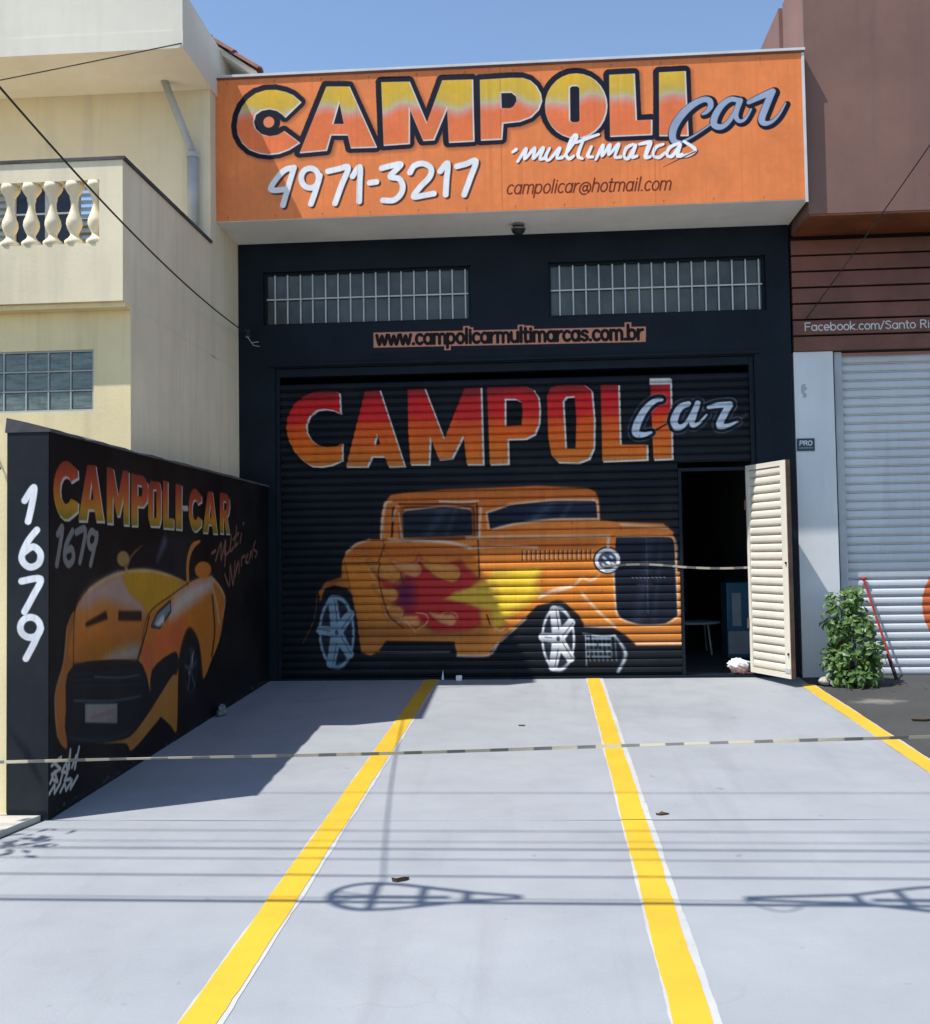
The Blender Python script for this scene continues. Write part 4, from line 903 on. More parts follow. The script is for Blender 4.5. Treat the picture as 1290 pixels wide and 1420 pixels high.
def stripe(name, x_far, x_near, y_far, y_near, hw, lift, mat, parent, jit, seed):
    r = random.Random(seed); N = 140; vs_, fs = [], []
    wob = lambda t, k: jit * (1.1 * math.sin(t * 37 + seed * 3 + k) + .8 * math.sin(t * 91 + seed + 2 * k))
    for i in range(N + 1):
        t = i / N; y = y_far + (y_near - y_far) * t; x = x_far + (x_near - x_far) * t
        vs_ += [(x - hw[0] + wob(t, 0) + r.uniform(-jit, jit), y, g(y) + lift), (x + hw[1] + wob(t, 1) + r.uniform(-jit, jit), y, g(y) + lift)]
    fs = [(2 * i, 2 * i + 1, 2 * i + 3, 2 * i + 2) for i in range(N)]
    return MB().add(vs_, fs).build(name, mat, parent)
for i, (xf, xn, yf, yn, w) in enumerate(((-1.117, -1.188, 0.03, -9.2, 0.066), (0.545, 0.470, 0.03, -9.2, 0.066), (2.562, 2.470, -0.45, -9.2, 0.062))):
    ln_ = stripe('painted_line', xf, xn, yf, yn, (w, w), 0.0080, M['yline'], drive, 0.0022, i)
    stripe('painted_line_edge', xf, xn, yf, yn, (w + (0.010 if i == 1 else 0.004), w + (0.03 if i == 1 else 0.018 if i == 0 else 0.012)), 0.0060, M['wline'], ln_, 0.0022, i + 9)

# ================================================================== GARAGE
gar = thing('garage_building', 'black painted garage with hot rod mural on its roller shutter and orange sign band', 'garage', (-0.25, 0, 0))
XL, XR = -3.12, 2.622
WIN = [(-2.85, -0.65, 3.745, 4.315), (0.165, 2.385, 3.745, 4.315)]
SHX0, SHX1, SHZ = -2.735, 2.245, 3.285
MB().wall(XL, XR, -0.12, 4.62, 0.0, 0.16, WIN + [(SHX0, SHX1, -0.12, SHZ)]).build('front_wall', M['navy'], gar)
MB().box(SHX0, SHX1, 0.0, 0.159, -0.10, 0.028).build('threshold', M['navy'], gar)
MB().box(XL + 0.003, XL + 0.14, 0.16, 7.0, -0.1, 4.9).build('side_wall', M['interior'], gar)
MB().box(XR - 0.13, XR - 0.003, 0.16, 7.0, -0.1, 4.9).build('side_wall', M['interior'], gar)
MB().box(XL, XR, 7.0, 7.15, -0.1, 4.9).build('back_wall', M['interior'], gar)
MB().box(XL + 0.003, XR - 0.003, 0.162, 7.15, 4.9, 5.05).build('roof', M['interior'], gar)
MB().box(XL + 0.14, XR - 0.13, 0.16, 7.0, -0.1, 0.015).build('garage_floor', M['interior'], gar)
# the web address painted on the lintel
def uvq(u0, u1, v0, v1, a=0):
    return lambda co: ((co[a] - u0) / (u1 - u0), (co[2] - v0) / (v1 - v0))
MB().box(-1.72, 1.20, -0.003, 0.001, 3.42, 3.735).build('painted_web_address', M['p_url'], gar, uvq(-1.75, 1.25, 3.38, 3.78))
# horizontal drip band over the shutter
MB().box(SHX0 - 0.06, SHX1 + 0.05, -0.03, -0.0005, SHZ + 0.012, SHZ + 0.045).build('drip_band', M['navy'], gar, bevel=0.006)
# canopy with the painted sign
can = MB().box(XL, 2.635, -0.75, 0.12, 4.622, 6.07).build('canopy', M['white'], gar)
MB().box(XL + 0.004, 2.612, -0.756, -0.7505, 4.628, 6.066).build('sign_panel', M['p_sign'], can, uvq(-3.12, 2.635, 4.62, 6.10))
MB().box(2.6125, 2.638, -0.762, -0.7505, 4.60, 6.066).build('edge_trim', M['flash'], can)
MB().box(XL - 0.002, 2.645, -0.775, 0.14, 6.071, 6.096).build('flashing', M['flash'], can)
MB().box(XL + 0.002, 2.64, -0.7665, -0.7565, 6.052, 6.0705).build('flashing_lip', M['wood'], can)
# clerestory windows with their bars
for x0, x1, z0, z1 in WIN:
    w = MB().wall(x0 + 0.001, x1 - 0.001, z0 + 0.001, z1 - 0.001, 0.05, 0.10, [(x0 + 0.025, x1 - 0.025, z0 + 0.022, z1 - 0.022)]).build('window', M['navy_metal'], gar)
    MB().box(x0 + 0.02, x1 - 0.02, 0.085, 0.092, z0 + 0.02, z1 - 0.02).build('pane', M['glass'], w)
    b0 = None
    n = 16
    for i in range(n):
        x = x0 + 0.115 + (x1 - x0 - 0.17) * i / (n - 1) + random.uniform(-0.004, 0.004)
        if b0 is None:
            b0 = MB().box(-0.007, 0.007, 0.058, 0.072, z0 + 0.02, z1 - 0.02).build('window_bar', M['bar'], w)
            b0.location.x = x
        else:
            c = b0.copy(); COL.objects.link(c); c.location.x = x
    MB().box(x0 + 0.02, x1 - 0.02, 0.050, 0.058, (z0 + z1) / 2 - 0.007, (z0 + z1) / 2 + 0.007).build('cross_bar', M['bar'], w)
# roller shutter: guide rails and head box, each slat a piece of its own
PITCH_S = 0.0835
def slat_mb(x0, x1, z, y, h=PITCH_S, d=0.024):
    prof = [(0.012, 0.0), (0.004, 0.001), (0.004, h * .13), (-d * .72, h * .17), (-d * .97, h * .33), (-d, h * .55), (-d * .90, h * .76), (-d * .55, h * .92), (0.002, h - 0.003), (0.012, h - 0.002)]
    return MB().prism([(y + a, z + b_) for a, b_ in prof], 'x', x0, x1)
DX0, DX1, DZ0, DZ1 = 1.485, 2.170, 0.045, 2.135       # wicket door opening
rs = MB().box(SHX0 + 0.001, SHX0 + 0.045, 0.03, 0.10, 0.03, SHZ - 0.001).box(SHX1 - 0.05, SHX1 - 0.001, 0.03, 0.10, 0.03, SHZ - 0.001).box(SHX0 + 0.045, SHX1 - 0.05, 0.035, 0.15, SHZ - 0.09, SHZ - 0.002).build('roller_shutter', M['navy_metal'], gar, bevel=0.003)
uvs = uvq(-2.78, 2.28, 0.0, 3.30)
z = 0.035
while z + PITCH_S < SHZ - 0.085:
    full = z + 0.01 > DZ1
    x1 = (SHX1 - 0.052) if full else DX0 - 0.035
    slat_mb(SHX0 + 0.047, x1, z, 0.075).build('slat', M['p_shutter'], rs, uvs)
    z += PITCH_S
# wicket door frame and the leaf standing open
MB().box(DX0 - 0.033, DX0, 0.042, 0.10, 0.03, DZ1 + 0.008).box(DX1, SHX1 - 0.052, 0.042, 0.10, 0.03, DZ1 + 0.008).box(DX0, DX1, 0.042, 0.10, DZ1 - 0.025, DZ1 + 0.008).build('wicket_frame', M['navy_metal'], rs)
leaf_ang = math.radians(-69)
def rot_mb(mb, ang, px, py):
    c_, s_ = math.cos(ang), math.sin(ang)
    mb.v = [(px + x * c_ - y * s_, py + x * s_ + y * c_, z_) for x, y, z_ in mb.v]
    return mb
LW = 0.70
LP = (DX1 - 0.02, 0.035)
LZ0, LZ1 = 0.058, 2.15
# the leaf is modelled along +x from its hinge, its outer face to -y, then swung
fr = MB().box(0.0, 0.045, -0.02, 0.02, LZ0, LZ1).box(LW - 0.095, LW, -0.02, 0.02, LZ0, LZ1).box(0.045, LW - 0.095, -0.02, 0.02, LZ1 - 0.05, LZ1).box(0.045, LW - 0.095, -0.02, 0.02, LZ0, LZ0 + 0.05)
leafo = rot_mb(fr, leaf_ang, *LP).build('wicket_door', M['creamdoor'], gar)
nz = 24; hz = (LZ1 - LZ0 - 0.10) / nz
for i in range(nz):
    rot_mb(slat_mb(0.046, LW - 0.096, LZ0 + 0.05 + i * hz, 0.006, hz, 0.02), leaf_ang, *LP).build('slat', M['creamdoor'], leafo)
rot_mb(MB().box(LW + 0.0005, LW + 0.012, -0.022, 0.022, LZ0, LZ1), leaf_ang, *LP).build('edge_strip', M['rust'], leafo)
for zz in (0.28, 1.15):
    rot_mb(MB().lathe([(0.0, 0), (0.011, 0.0), (0.011, 0.02), (0.0, 0.022)], LW - 0.03, -0.026, zz, 8), leaf_ang, *LP).build('lock', M['black'], leafo)
rot_mb(MB().box(LW - 0.09, LW - 0.008, -0.0275, -0.0205, LZ0 + 0.055, LZ0 + 0.095), leaf_ang, *LP).build('bolt', M['rail'], leafo)
rot_mb(MB().tube([(-0.004, -0.028, 0.5), (-0.004, -0.028, 0.6)], 0.012), leaf_ang, *LP).build('hinge', M['rust'], leafo)
rot_mb(MB().tube([(-0.004, -0.028, 1.7), (-0.004, -0.028, 1.8)], 0.012), leaf_ang, *LP).build('hinge', M['rust'], leafo)

# small security lamp under the canopy
lt = thing('security_lamp', 'small dark round lamp under the white canopy soffit', 'lamp', (-0.133, -0.355, 4.622))
MB().lathe([(0.0, 0.0), (0.06, 0.0), (0.062, -0.02), (0.05, -0.03), (0.0, -0.03)], -0.133, -0.355, 4.6215, 16).build('base', M['steel'], lt)
MB().lathe([(0.0, 0.0), (0.045, 0.0), (0.068, -0.02), (0.064, -0.055), (0.04, -0.078), (0.0, -0.085)], -0.133, -0.355, 4.5915, 16).build('dome', M['black'], lt, smooth=True)
MB().tube([(-0.133 + 0.07 * math.cos(a), -0.355 + 0.07 * math.sin(a), 4.565) for a in [k * math.pi / 8 for k in range(17)]], 0.007, 6).build('guard_ring', M['steel'], lt)

# ================================================================== MURAL WALL
bw = thing('boundary_wall', 'black boundary wall with yellow sports car mural and the number 1679 on its end', 'wall', (-2.93, -2.5, -0.1))
MB().box(-3.06, -2.8155, -4.94, -0.003, -0.45, 2.03).build('wall_body', M['navy'], bw)
MB().box(-2.8150, -2.8115, -4.939, -0.004, -0.24, 2.03).build('mural', M['p_wall'], bw, uvq(-4.94, 0.0, -0.25, 2.06, 1))
MB().box(-3.059, -2.8152, -4.9450, -4.9405, -0.24, 2.03).build('pillar_face', M['p_pillar'], bw, uvq(-3.06, -2.815, -0.25, 2.10))
r = random.Random(5)
N = 40
mb = MB()
for i in range(N + 1):
    y = -4.95 + 4.945 * i / N
    j = lambda a: r.uniform(-a, a)
    mb.v += [(-3.075, y, 2.031), (-2.803 + j(.004), y, 2.031), (-2.803 + j(.005), y, 2.046 + j(.006)), (-2.95 + j(.01), y, 2.085 + j(.006)), (-3.065, y, 2.112 + j(.006))]
for i in range(N):
    mb.f += [[i * 5 + k, i * 5 + (k + 1) % 5, i * 5 + 5 + (k + 1) % 5, i * 5 + 5 + k] for k in range(5)]
mb.f += [[0, 1, 2, 3, 4], [N * 5 + k for k in (4, 3, 2, 1, 0)]]
mb.build('coping', M['coping'], bw)

# neighbour's yellow front wall
yw = thing('yellow_front_wall', 'low yellow plastered front wall left of the black wall end', 'wall', (-5.5, -4.85, -0.2))
MB().box(-9.0, -3.079, -4.915, -4.77, -0.45, 2.095).build('wall_body', M['yellow'], yw)
MB().tube([(-3.16, -4.93, 1.94), (-3.165, -4.95, 1.95), (-3.15, -4.955, 1.92), (-3.13, -4.94, 1.86), (-3.11, -4.93, 1.82)], 0.006, 6).build('hook', M['rust'], yw)

# ================================================================== YELLOW HOUSE
ho = thing('yellow_house', 'two storey cream and yellow house with balustrade balcony beside the garage', 'house', (-5.3, 0, 0))
MB().wall(-9.0, -3.1205, -0.45, 3.262, -2.95, -2.93, [(-4.53, -3.415, 2.442, 2.925)]).build('front_wall', M['yellow'], ho)
MB().box(-3.26, -3.1205, -2.9295, 4.0, -0.45, 3.262).build('side_wall', M['side'], ho)
MB().box(-9.0, -3.261, -2.9, -0.80, 3.15, 3.255).build('balcony_floor', M['cream'], ho)
MB().wall(-9.0, -3.1205, 3.263, 4.355, -3.10, -2.97, [(-6.3, -3.305, 3.715, 4.205)]).build('balcony_parapet', M['cream'], ho)
MB().box(-3.25, -3.1205, -2.9695, -0.931, 3.263, 4.355).build('balcony_side_parapet', M['side'], ho)
MB().box(-9.0, -3.10, -3.112, -2.95, 4.356, 4.380).build('parapet_coping', M['coping'], ho)
MB().box(-3.262, -3.10, -2.9495, -0.932, 4.356, 4.380).build('parapet_coping', M['coping'], ho)
MB().box(-9.0, -3.12, -3.06, -2.9505, 3.225, 3.262).build('balcony_edge', M['yellow'], ho)
DOOR = [(-5.55, -4.05, 3.26, 5.22)]
MB().wall(-9.0, -3.1205, 3.256, 5.884, -0.93, -0.78, DOOR).build('upper_wall', M['cream'], ho)
MB().box(-3.26, -3.1205, -0.7795, 4.0, 3.263, 6.3).build('upper_side_wall', M['side'], ho)
MB().box(-9.0, -3.10, -1.77, -0.30, 5.885, 6.05).build('eave_slab', M['eave'], ho)
MB().box(-9.0, -3.105, -1.765, -1.63, 6.051, 6.43).build('roof_parapet', M['eave'], ho)
MB().box(-3.24, -3.105, -1.6295, -0.301, 6.051, 6.43).build('roof_parapet', M['eave'], ho)
# balusters
prof = [(0.072, 0.0), (0.074, 0.035), (0.045, 0.06), (0.030, 0.085), (0.034, 0.10), (0.052, 0.135), (0.062, 0.17), (0.058, 0.205), (0.040, 0.25), (0.027, 0.30), (0.026, 0.34), (0.034, 0.375), (0.034, 0.39), (0.055, 0.42), (0.074, 0.452), (0.074, 0.489)]
b0 = None
for i in range(17):
    x = -3.359 - 0.1712 * i
    if b0 is None:
        b0 = MB().lathe(prof, 0, -3.035, 3.7155, 14).build('baluster', M['cream'], ho, smooth=True)
        bx = b0.location.x; b0.location.x = bx + x
    else:
        c = b0.copy(); COL.objects.link(c); c.location.x = bx + x
# balcony door: frame, dark panes, louvred shutters
dw = MB().wall(-5.549, -4.051, 3.261, 5.219, -0.90, -0.84, [(-5.10, -4.80, 3.33, 5.16), (-4.76, -4.50, 3.33, 5.16), (-5.50, -5.14, 3.33, 5.16), (-4.46, -4.10, 3.33, 5.16)]).build('balcony_door', M['pvc'], ho)
for a, b_ in ((-5.10, -4.80), (-4.76, -4.50)):
    MB().box(a, b_, -0.875, -0.865, 3.33, 5.16).build('pane', M['dglass'], dw)
    MB().box(a, b_, -0.892, -0.876, 4.72, 4.735).build('glazing_bar', M['bar'], dw)
for a, b_ in ((-5.50, -5.14), (-4.46, -4.10)):
    for k in range(26):
        zz = 3.34 + k * 0.07
        MB().add([(a, -0.885, zz), (b_, -0.885, zz), (b_, -0.85, zz + 0.05), (a, -0.85, zz + 0.05), (a, -0.875, zz), (b_, -0.875, zz), (b_, -0.84, zz + 0.05), (a, -0.84, zz + 0.05)], [(0, 1, 2, 3), (7, 6, 5, 4), (0, 4, 5, 1), (3, 2, 6, 7), (0, 3, 7, 4), (1, 5, 6, 2)]).build('louvre', M['pale'], dw)
MB().box(-9.0, -3.27, 3.9, 4.0, -0.4, 6.3).build('back_wall', M['cream'], ho)
# glass block window
gw = MB().wall(-4.529, -3.4155, 2.4425, 2.9245, -2.94, -2.90, [(-4.50 + k * 0.1795 + 0.006, -4.50 + k * 0.1795 + 0.1735, 2.456 + j * 0.1535 + 0.006, 2.456 + j * 0.1535 + 0.1475) for k in range(6) for j in range(3)]).build('glass_block_window', M['pvc'], ho)
gb = None
for k in range(6):
    for j in range(3):
        if gb is None:
            gb = MB().box(0.007, 0.1725, -2.933, -2.905, 0.007, 0.1465).build('glass_block', M['gblock'], gw, bevel=0.008)
            gb.location = (-4.50, 0, 2.456)
        else:
            c = gb.copy(); COL.objects.link(c); c.location = (-4.50 + k * 0.1795, 0, 2.456 + j * 0.1535)
MB().box(-4.6, -3.3, -2.85, -2.8, 2.3, 3.1).build('window_lining', M['interior'], ho)
# rain pipe
dp = MB().tube([(-3.28, -0.985, 4.40), (-3.28, -0.985, 5.22)], 0.052, 12).build('downpipe', M['pvc'], ho, smooth=True)
MB().tube([(-3.285, -0.985, 5.20), (-3.30, -0.99, 5.30), (-3.52, -1.16, 5.95)], 0.036, 10).build('offset_pipe', M['pvc'], dp, smooth=True)
MB().tube([(-3.28, -0.985, 5.19), (-3.28, -0.985, 5.235)], 0.06, 12).build('pipe_socket', M['pvc'], dp)
# tiled roof: boarded slope, each clay tile a piece
RX, RZ, RP = -2.755, 6.215, 0.70
def roofz(x): return RZ + RP * (RX - x)
rf = MB().prism([(RX + 0.01, RZ - 0.01), (-5.3, roofz(-5.3) - 0.01), (-7.9, RZ - 0.01), (-7.9, RZ - 0.07), (-5.3, roofz(-5.3) - 0.08), (RX + 0.01, RZ - 0.07)], 'y', -0.60, 4.2).build('roof', M['eave'], ho)
MB().prism([(-3.122, 6.06), (-3.122, roofz(-3.122) - 0.082), (-5.3, roofz(-5.3) - 0.082), (-7.5, roofz(-3.122) - 0.09), (-7.5, 6.06)], 'y', -0.30, -0.18).build('gable_wall', M['eave'], ho)
ta = math.atan(RP); TL = 0.36; TW = 0.21
tprof = [(TW / 2 * math.cos(a), 0.055 * math.sin(a)) for a in [math.pi * k / 6 for k in range(7)]]
tprof += [(x * 0.86, z_ * 0.80 - 0.0) for x, z_ in reversed(tprof)]
tile0 = None
rows = 10; cols = 12
for i in range(rows):
    for j in range(cols):
        s0 = -0.04 + i * 0.315
        x = RX - s0 * math.cos(ta); z = RZ + s0 * math.sin(ta)
        y = -0.56 + j * 0.205
        if tile0 is None:
            mb = MB()
            n = len(tprof)
            for t, k in ((0, 1.0), (TL, 0.88)):
                mb.v += [(-t * math.cos(ta) - z_ * -math.sin(ta), yy * k, t * math.sin(ta) + (z_ * k) * math.cos(ta) + (0.016 if t == 0 else 0.0)) for yy, z_ in tprof]
            mb.f = [[k, (k + 1) % n, n + (k + 1) % n, n + k] for k in range(n)] + [list(range(n)), list(range(2 * n - 1, n - 1, -1))]
            tile0 = mb.build('roof_tile', M['tile'], rf)
            tile0.location = (x, y, z)
        else:
            c = tile0.copy(); COL.objects.link(c); c.location = (x, y, z)

# ================================================================== BROWN SHOP
sp = thing('brown_shop', 'brown fronted shop with timber slats above a white pier and grey roller shutter', 'shop', (5.1, 0, 0))
SX0, SX1 = 2.6425, 7.6
MB().box(2.665, SX1, -0.66, 0.14, 4.512, 7.0).build('fascia', M['brown'], sp)
pb = None
for k in range(6):
    y0 = -0.655 + k * 0.108
    if pb is None:
        pb = MB().box(2.67, SX1 - 0.01, 0.0, 0.104, 4.490, 4.5115).build('soffit_plank', M['woodsof'], sp, bevel=0.003)
        py = pb.location.y; pb.location.y = py + y0
    else:
        c = pb.copy(); COL.objects.link(c); c.location.y = py + y0
MB().box(SX0, SX1, 0.03, 0.14, 3.302, 4.489).build('slat_backing', M['gap'], sp)
lab = None
slats = []
for k in range(7):
    z0 = 3.306 + k * 0.1655
    o = MB().box(SX0 + 0.002, SX1 - 0.004, -0.02, 0.0285, z0, z0 + 0.146).build('timber_slat', M['wood'], sp, bevel=0.004)
    slats.append(o)
def ribbon_text(t, p0, p1, xh, hw, y, name, mat, parent, slant=0.0):
    mb = MB()
    for L in text_lines(t, p0, p1, xh, slant):
        for i in range(len(L) - 1):
            a, b_ = Vector((L[i][0], 0, L[i][1])), Vector((L[i + 1][0], 0, L[i + 1][1]))
            d = (b_ - a)
            if d.length < 1e-6: continue
            d.normalize(); nrm = Vector((-d.z, 0, d.x)) * hw
            a = a - d * hw * 0.6; b_ = b_ + d * hw * 0.6
            off = y - 0.00005 * (len(mb.f) % 19)
            mb.add([(q.x, off, q.z) for q in (a - nrm, b_ - nrm, b_ + nrm, a + nrm)], [(0, 1, 2, 3)])
    return mb.build(name, mat, parent)
ribbon_text("Facebook.com/Santo Ritmo", (2.755, 3.513), (4.20, 3.507), 0.055, 0.0055, -0.0222, 'lettering', M['lettering'], slats[1])
MB().box(SX0, 3.035, 0.002, 0.20, -0.12, 3.3005).build('white_pier', M['shopwhite'], sp)
MB().box(3.036, 3.052, 0.03, 0.20, -0.1, 3.3005).build('shadow_gap', M['gap'], sp)
MB().box(SX1 - 0.35, SX1, 0.002, 0.20, -0.12, 3.3005).build('white_pier', M['shopwhite'], sp)
gs = MB().box(3.137, SX1 - 0.442, 0.10, 0.145, -0.06, -0.001).build('shop_shutter', M['rail'], sp)
MB().box(3.053, 3.135, 0.05, 0.16, -0.03, 3.3005).build('guide_rail', M['rail'], gs, bevel=0.004)
MB().box(SX1 - 0.44, SX1 - 0.36, 0.05, 0.16, -0.03, 3.3005).build('guide_rail', M['rail'], gs, bevel=0.004)
z = 0.0; ps = 0.0884
s0 = None
while z + ps < 3.30:
    if s0 is None:
        s0 = slat_mb(3.137, SX1 - 0.442, 0.0, 0.13, ps, 0.022).build('slat', M['gshutter'], gs)
    else:
        c = s0.copy(); COL.objects.link(c); c.location.z = z
    z += ps
MB().box(SX0, SX1, 0.21, 6.0, -0.1, 0.0).box(SX0, SX1, 6.0, 6.1, -0.1, 7.0).box(SX1 - 0.1, SX1, 0.21, 6.0, 0.0, 7.0).box(SX0, SX0 + 0.1, 0.21, 6.0, 0.0, 7.0).build('shop_body', M['brown'], sp)
# peeled mark of an old sticker on the pier
mb = MB()
r = random.Random(2)
for (cx, cz, s_) in ((2.735, 2.93, 0.05), (2.745, 2.86, 0.032), (2.725, 2.89, 0.026)):
    mb.add([(cx + s_ * r.uniform(.6, 1.1) * math.cos(a) * .7, 0.0008 - 0.0001 * len(mb.f), cz + s_ * r.uniform(.6, 1.2) * math.sin(a)) for a in [k * math.pi / 6 for k in range(12)]], [list(range(12))])
mb.build('sticker_remains', M['rail'], sp)
# blue plate
bp = thing('blue_plate', 'small dark blue plate reading PRO on the white pier', 'sign', (2.74, -0.002, 2.35))
MB().box(2.648, 2.825, -0.012, 0.0015, 2.288, 2.415).build('plate', M['bluesign'], bp, bevel=0.003)
ribbon_text("PRO", (2.672, 2.345), (2.802, 2.345), 0.030, 0.0055, -0.0126, 'lettering', M['lettering'], bp, 0.1)
ribbon_text("lllllllll", (2.668, 2.312), (2.806, 2.312), 0.008, 0.002, -0.0126, 'small_lettering', M['lettering'], bp)
# ================================================================== PLANTS
def leaves(mb, tints, c, nrm, size, rnd, n_leaf=1):
    """one pointed, slightly folded leaf"""
    n_ = Vector(nrm).normalized()
    a = n_.orthogonal().normalized()
    a = Matrix.Rotation(rnd.uniform(0, 6.28), 3, n_) @ a
    b_ = n_.cross(a)
    L, W = size, size * rnd.uniform(.42, .6)
    droop = rnd.uniform(.05, .3) * L
    P = [c, c + a * L * .45 + b_ * W * .5 + n_ * .06 * L, c + a * L - n_ * droop, c + a * L * .45 - b_ * W * .5 + n_ * .06 * L, c + a * L * .5 - n_ * .02 * L]
    mb.add(P, [(0, 1, 4), (1, 2, 4), (2, 3, 4), (3, 0, 4)])
    t = rnd.random()
    tints += [t] * 5
def foliage(name, mb, tints, mat, parent):
    me = bpy.data.meshes.new(name)
    me.from_pydata(mb.v, [], mb.f)
    at = me.attributes.new('tint', 'FLOAT', 'POINT')
    at.data.foreach_set('value', tints)
    me.materials.append(mat)
    return link(name, me, parent)

bu = thing('leafy_bush', 'waist high green leafy bush growing at the foot of the white pier', 'bush', (3.04, -0.48, g(-0.48)))
rnd = random.Random(21)
mb = MB(); tints = []; st_ = MB()
base = Vector((2.98, -0.46, g(-0.46)))
clumps = []
for k in range(15):
    h = rnd.uniform(0.12, 0.88)
    spread = 0.15 if h < 0.45 else 0.12
    p = base + Vector((rnd.uniform(-spread, spread) + (0.03 if h < .5 else -0.01), rnd.uniform(-.16, .14), h))
    clumps.append(p)
for p in ((-.22, -.06, .80), (-.16, 0, .90), (.08, -.03, .93), (.08, -.02, .82), (.02, -.1, .70), (-.05, .0, .52), (.1, -.12, .55), (.22, -.08, .30), (-.16, -.12, .26), (.05, -.18, .2), (-.1, -.15, .38), (.27, -.03, .18), (-.24, -.02, .2), (.12, -.16, .4), (.0, -.05, .84), (.12, .02, .73), (-.13, -.08, .66), (-.2, -.1, .1), (.2, -.12, .1), (.0, -.2, .09), (.1, -.2, .12), (-.1, -.2, .13), (-.25, 0, .34), (.26, -.06, .42), (.24, .0, .55), (-.2, -.05, .5), (.3, -.05, .28), (.16, -.1, .64), (-.22, .0, .62)):
    clumps.append(base + Vector((p[0] * .74, p[1], p[2] * .92)))
for p in clumps:
    s_ = base + Vector(((p.x - base.x) * .35, (p.y - base.y) * .35, 0.0))
    st_.tube([s_, (s_ + p) / 2 + Vector((0, 0, .04)), p], [.008, .006, .003], 5)
    for i in range(38):
        q = Vector((rnd.gauss(0, 1), rnd.gauss(0, 1), rnd.gauss(0, .8)))
        q = q.normalized() * rnd.uniform(.02, .105)
        c = p + q
        c.z = max(c.z, g(c.y) + .02)
        c.y = min(c.y, -0.05)
        leaves(mb, tints, c, (q.normalized() + Vector((-.2, -.5, .9))), rnd.uniform(.05, .10), rnd)
foliage('foliage', mb, tints, M['leaf'], bu)
st_.build('stem', M['trunk'], bu)
# crumbs of soil and fallen leaves at its foot
rs_ = random.Random(4)
mb = MB()
mb.add([(2.97 + .28 * math.cos(a) * rs_.uniform(.75, 1.15), -.45 + .17 * math.sin(a) * rs_.uniform(.7, 1.2), g(-.45 + .17 * math.sin(a)) + .004 + .0) for a in [k * math.pi / 12 for k in range(24)]], [list(range(24))])
mb.build('soil', M['leafdry'], bu)
mb = MB(); tt = []
for k in range(46):
    x_, y_ = 3.04 + rs_.gauss(0, .24), -.56 + rs_.gauss(0, .12)
    if x_ < 2.72: continue
    leaves(mb, tt, Vector((x_, min(y_, -.1), g(min(y_, -.1)) + .012)), (rs_.uniform(-.2, .2), rs_.uniform(-.2, .2), 1), rs_.uniform(.03, .06), rs_)
fo = foliage('fallen_leaves', mb, tt, M['leafdry'], bu); fo['kind'] = 'stuff'

# pale stone at the foot of the bush and grey one by the mural wall
def rock(name, label, c, r3, mat, seed):
    rr = random.Random(seed)
    bm = bmesh.new(); bmesh.ops.create_icosphere(bm, subdivisions=3, radius=1)
    ph = [rr.uniform(0, 6) for _ in range(6)]
    for v in bm.verts:
        d = 1 + .14 * math.sin(3 * v.co.x + ph[0]) + .13 * math.sin(4 * v.co.y + ph[1]) + .1 * math.sin(5 * v.co.z + ph[2]) + .06 * math.sin(9 * v.co.x + 7 * v.co.y + ph[3]) + .04 * math.sin(14 * v.co.z + 11 * v.co.y)
        v.co = Vector((v.co.x * r3[0], v.co.y * r3[1], max(v.co.z, -.55) * r3[2])) * d
    me = bpy.data.meshes.new(name); bm.to_mesh(me); bm.free()
    zmin = min(v.co.z for v in me.vertices)
    me.materials.append(mat)
    o = link(name, me); o.location = (c[0], c[1], c[2] - zmin)
    tag(o, label, 'stone'); return o
rock('stone', 'grey lump of stone against the foot of the mural wall', (-2.755, -1.86, g(-1.86) + 0.003), (.045, .075, .05), M['stone'], 4)
rock('stone', 'small pale stone at the foot of the bush', (2.72, -0.52, g(-0.52) + .008), (.06, .045, .045), M['concrete'], 8)

# street tree just outside the frame, its shade falls on the pavement corner
tr = thing('street_tree', 'young street tree left of the yellow front wall casting leafy shade', 'tree', (-5.22, -6.5, g(-6.5)))
rnd = random.Random(31)
z0 = g(-6.5) + 0.03
tk = MB().tube([(-5.22, -6.5, z0), (-5.20, -6.48, z0 + .9), (-5.14, -6.45, z0 + 1.8), (-5.02, -6.45, z0 + 2.7)], [.07, .06, .05, .03], 9)
mb = MB(); tints = []
for k in range(16):
    e = Vector((-4.72 + rnd.uniform(-.75, .55), -6.43 + rnd.uniform(-.55, .5), z0 + rnd.uniform(2.3, 3.3)))
    tk.tube([(-5.12, -6.45, z0 + rnd.uniform(1.6, 2.5)), (Vector((-5.07, -6.45, z0 + 2.5)) + e) / 2, e], [.022, .014, .006], 6)
    for i in range(34):
        q = Vector((rnd.gauss(0, 1), rnd.gauss(0, 1), rnd.gauss(0, .7))) * .13
        leaves(mb, tints, e + q, (rnd.uniform(-1, 1), rnd.uniform(-1, 1), 1.2), rnd.uniform(.07, .13), rnd)
tk.build('trunk', M['trunk'], tr)
foliage('crown', mb, tints, M['treeleaf'], tr)

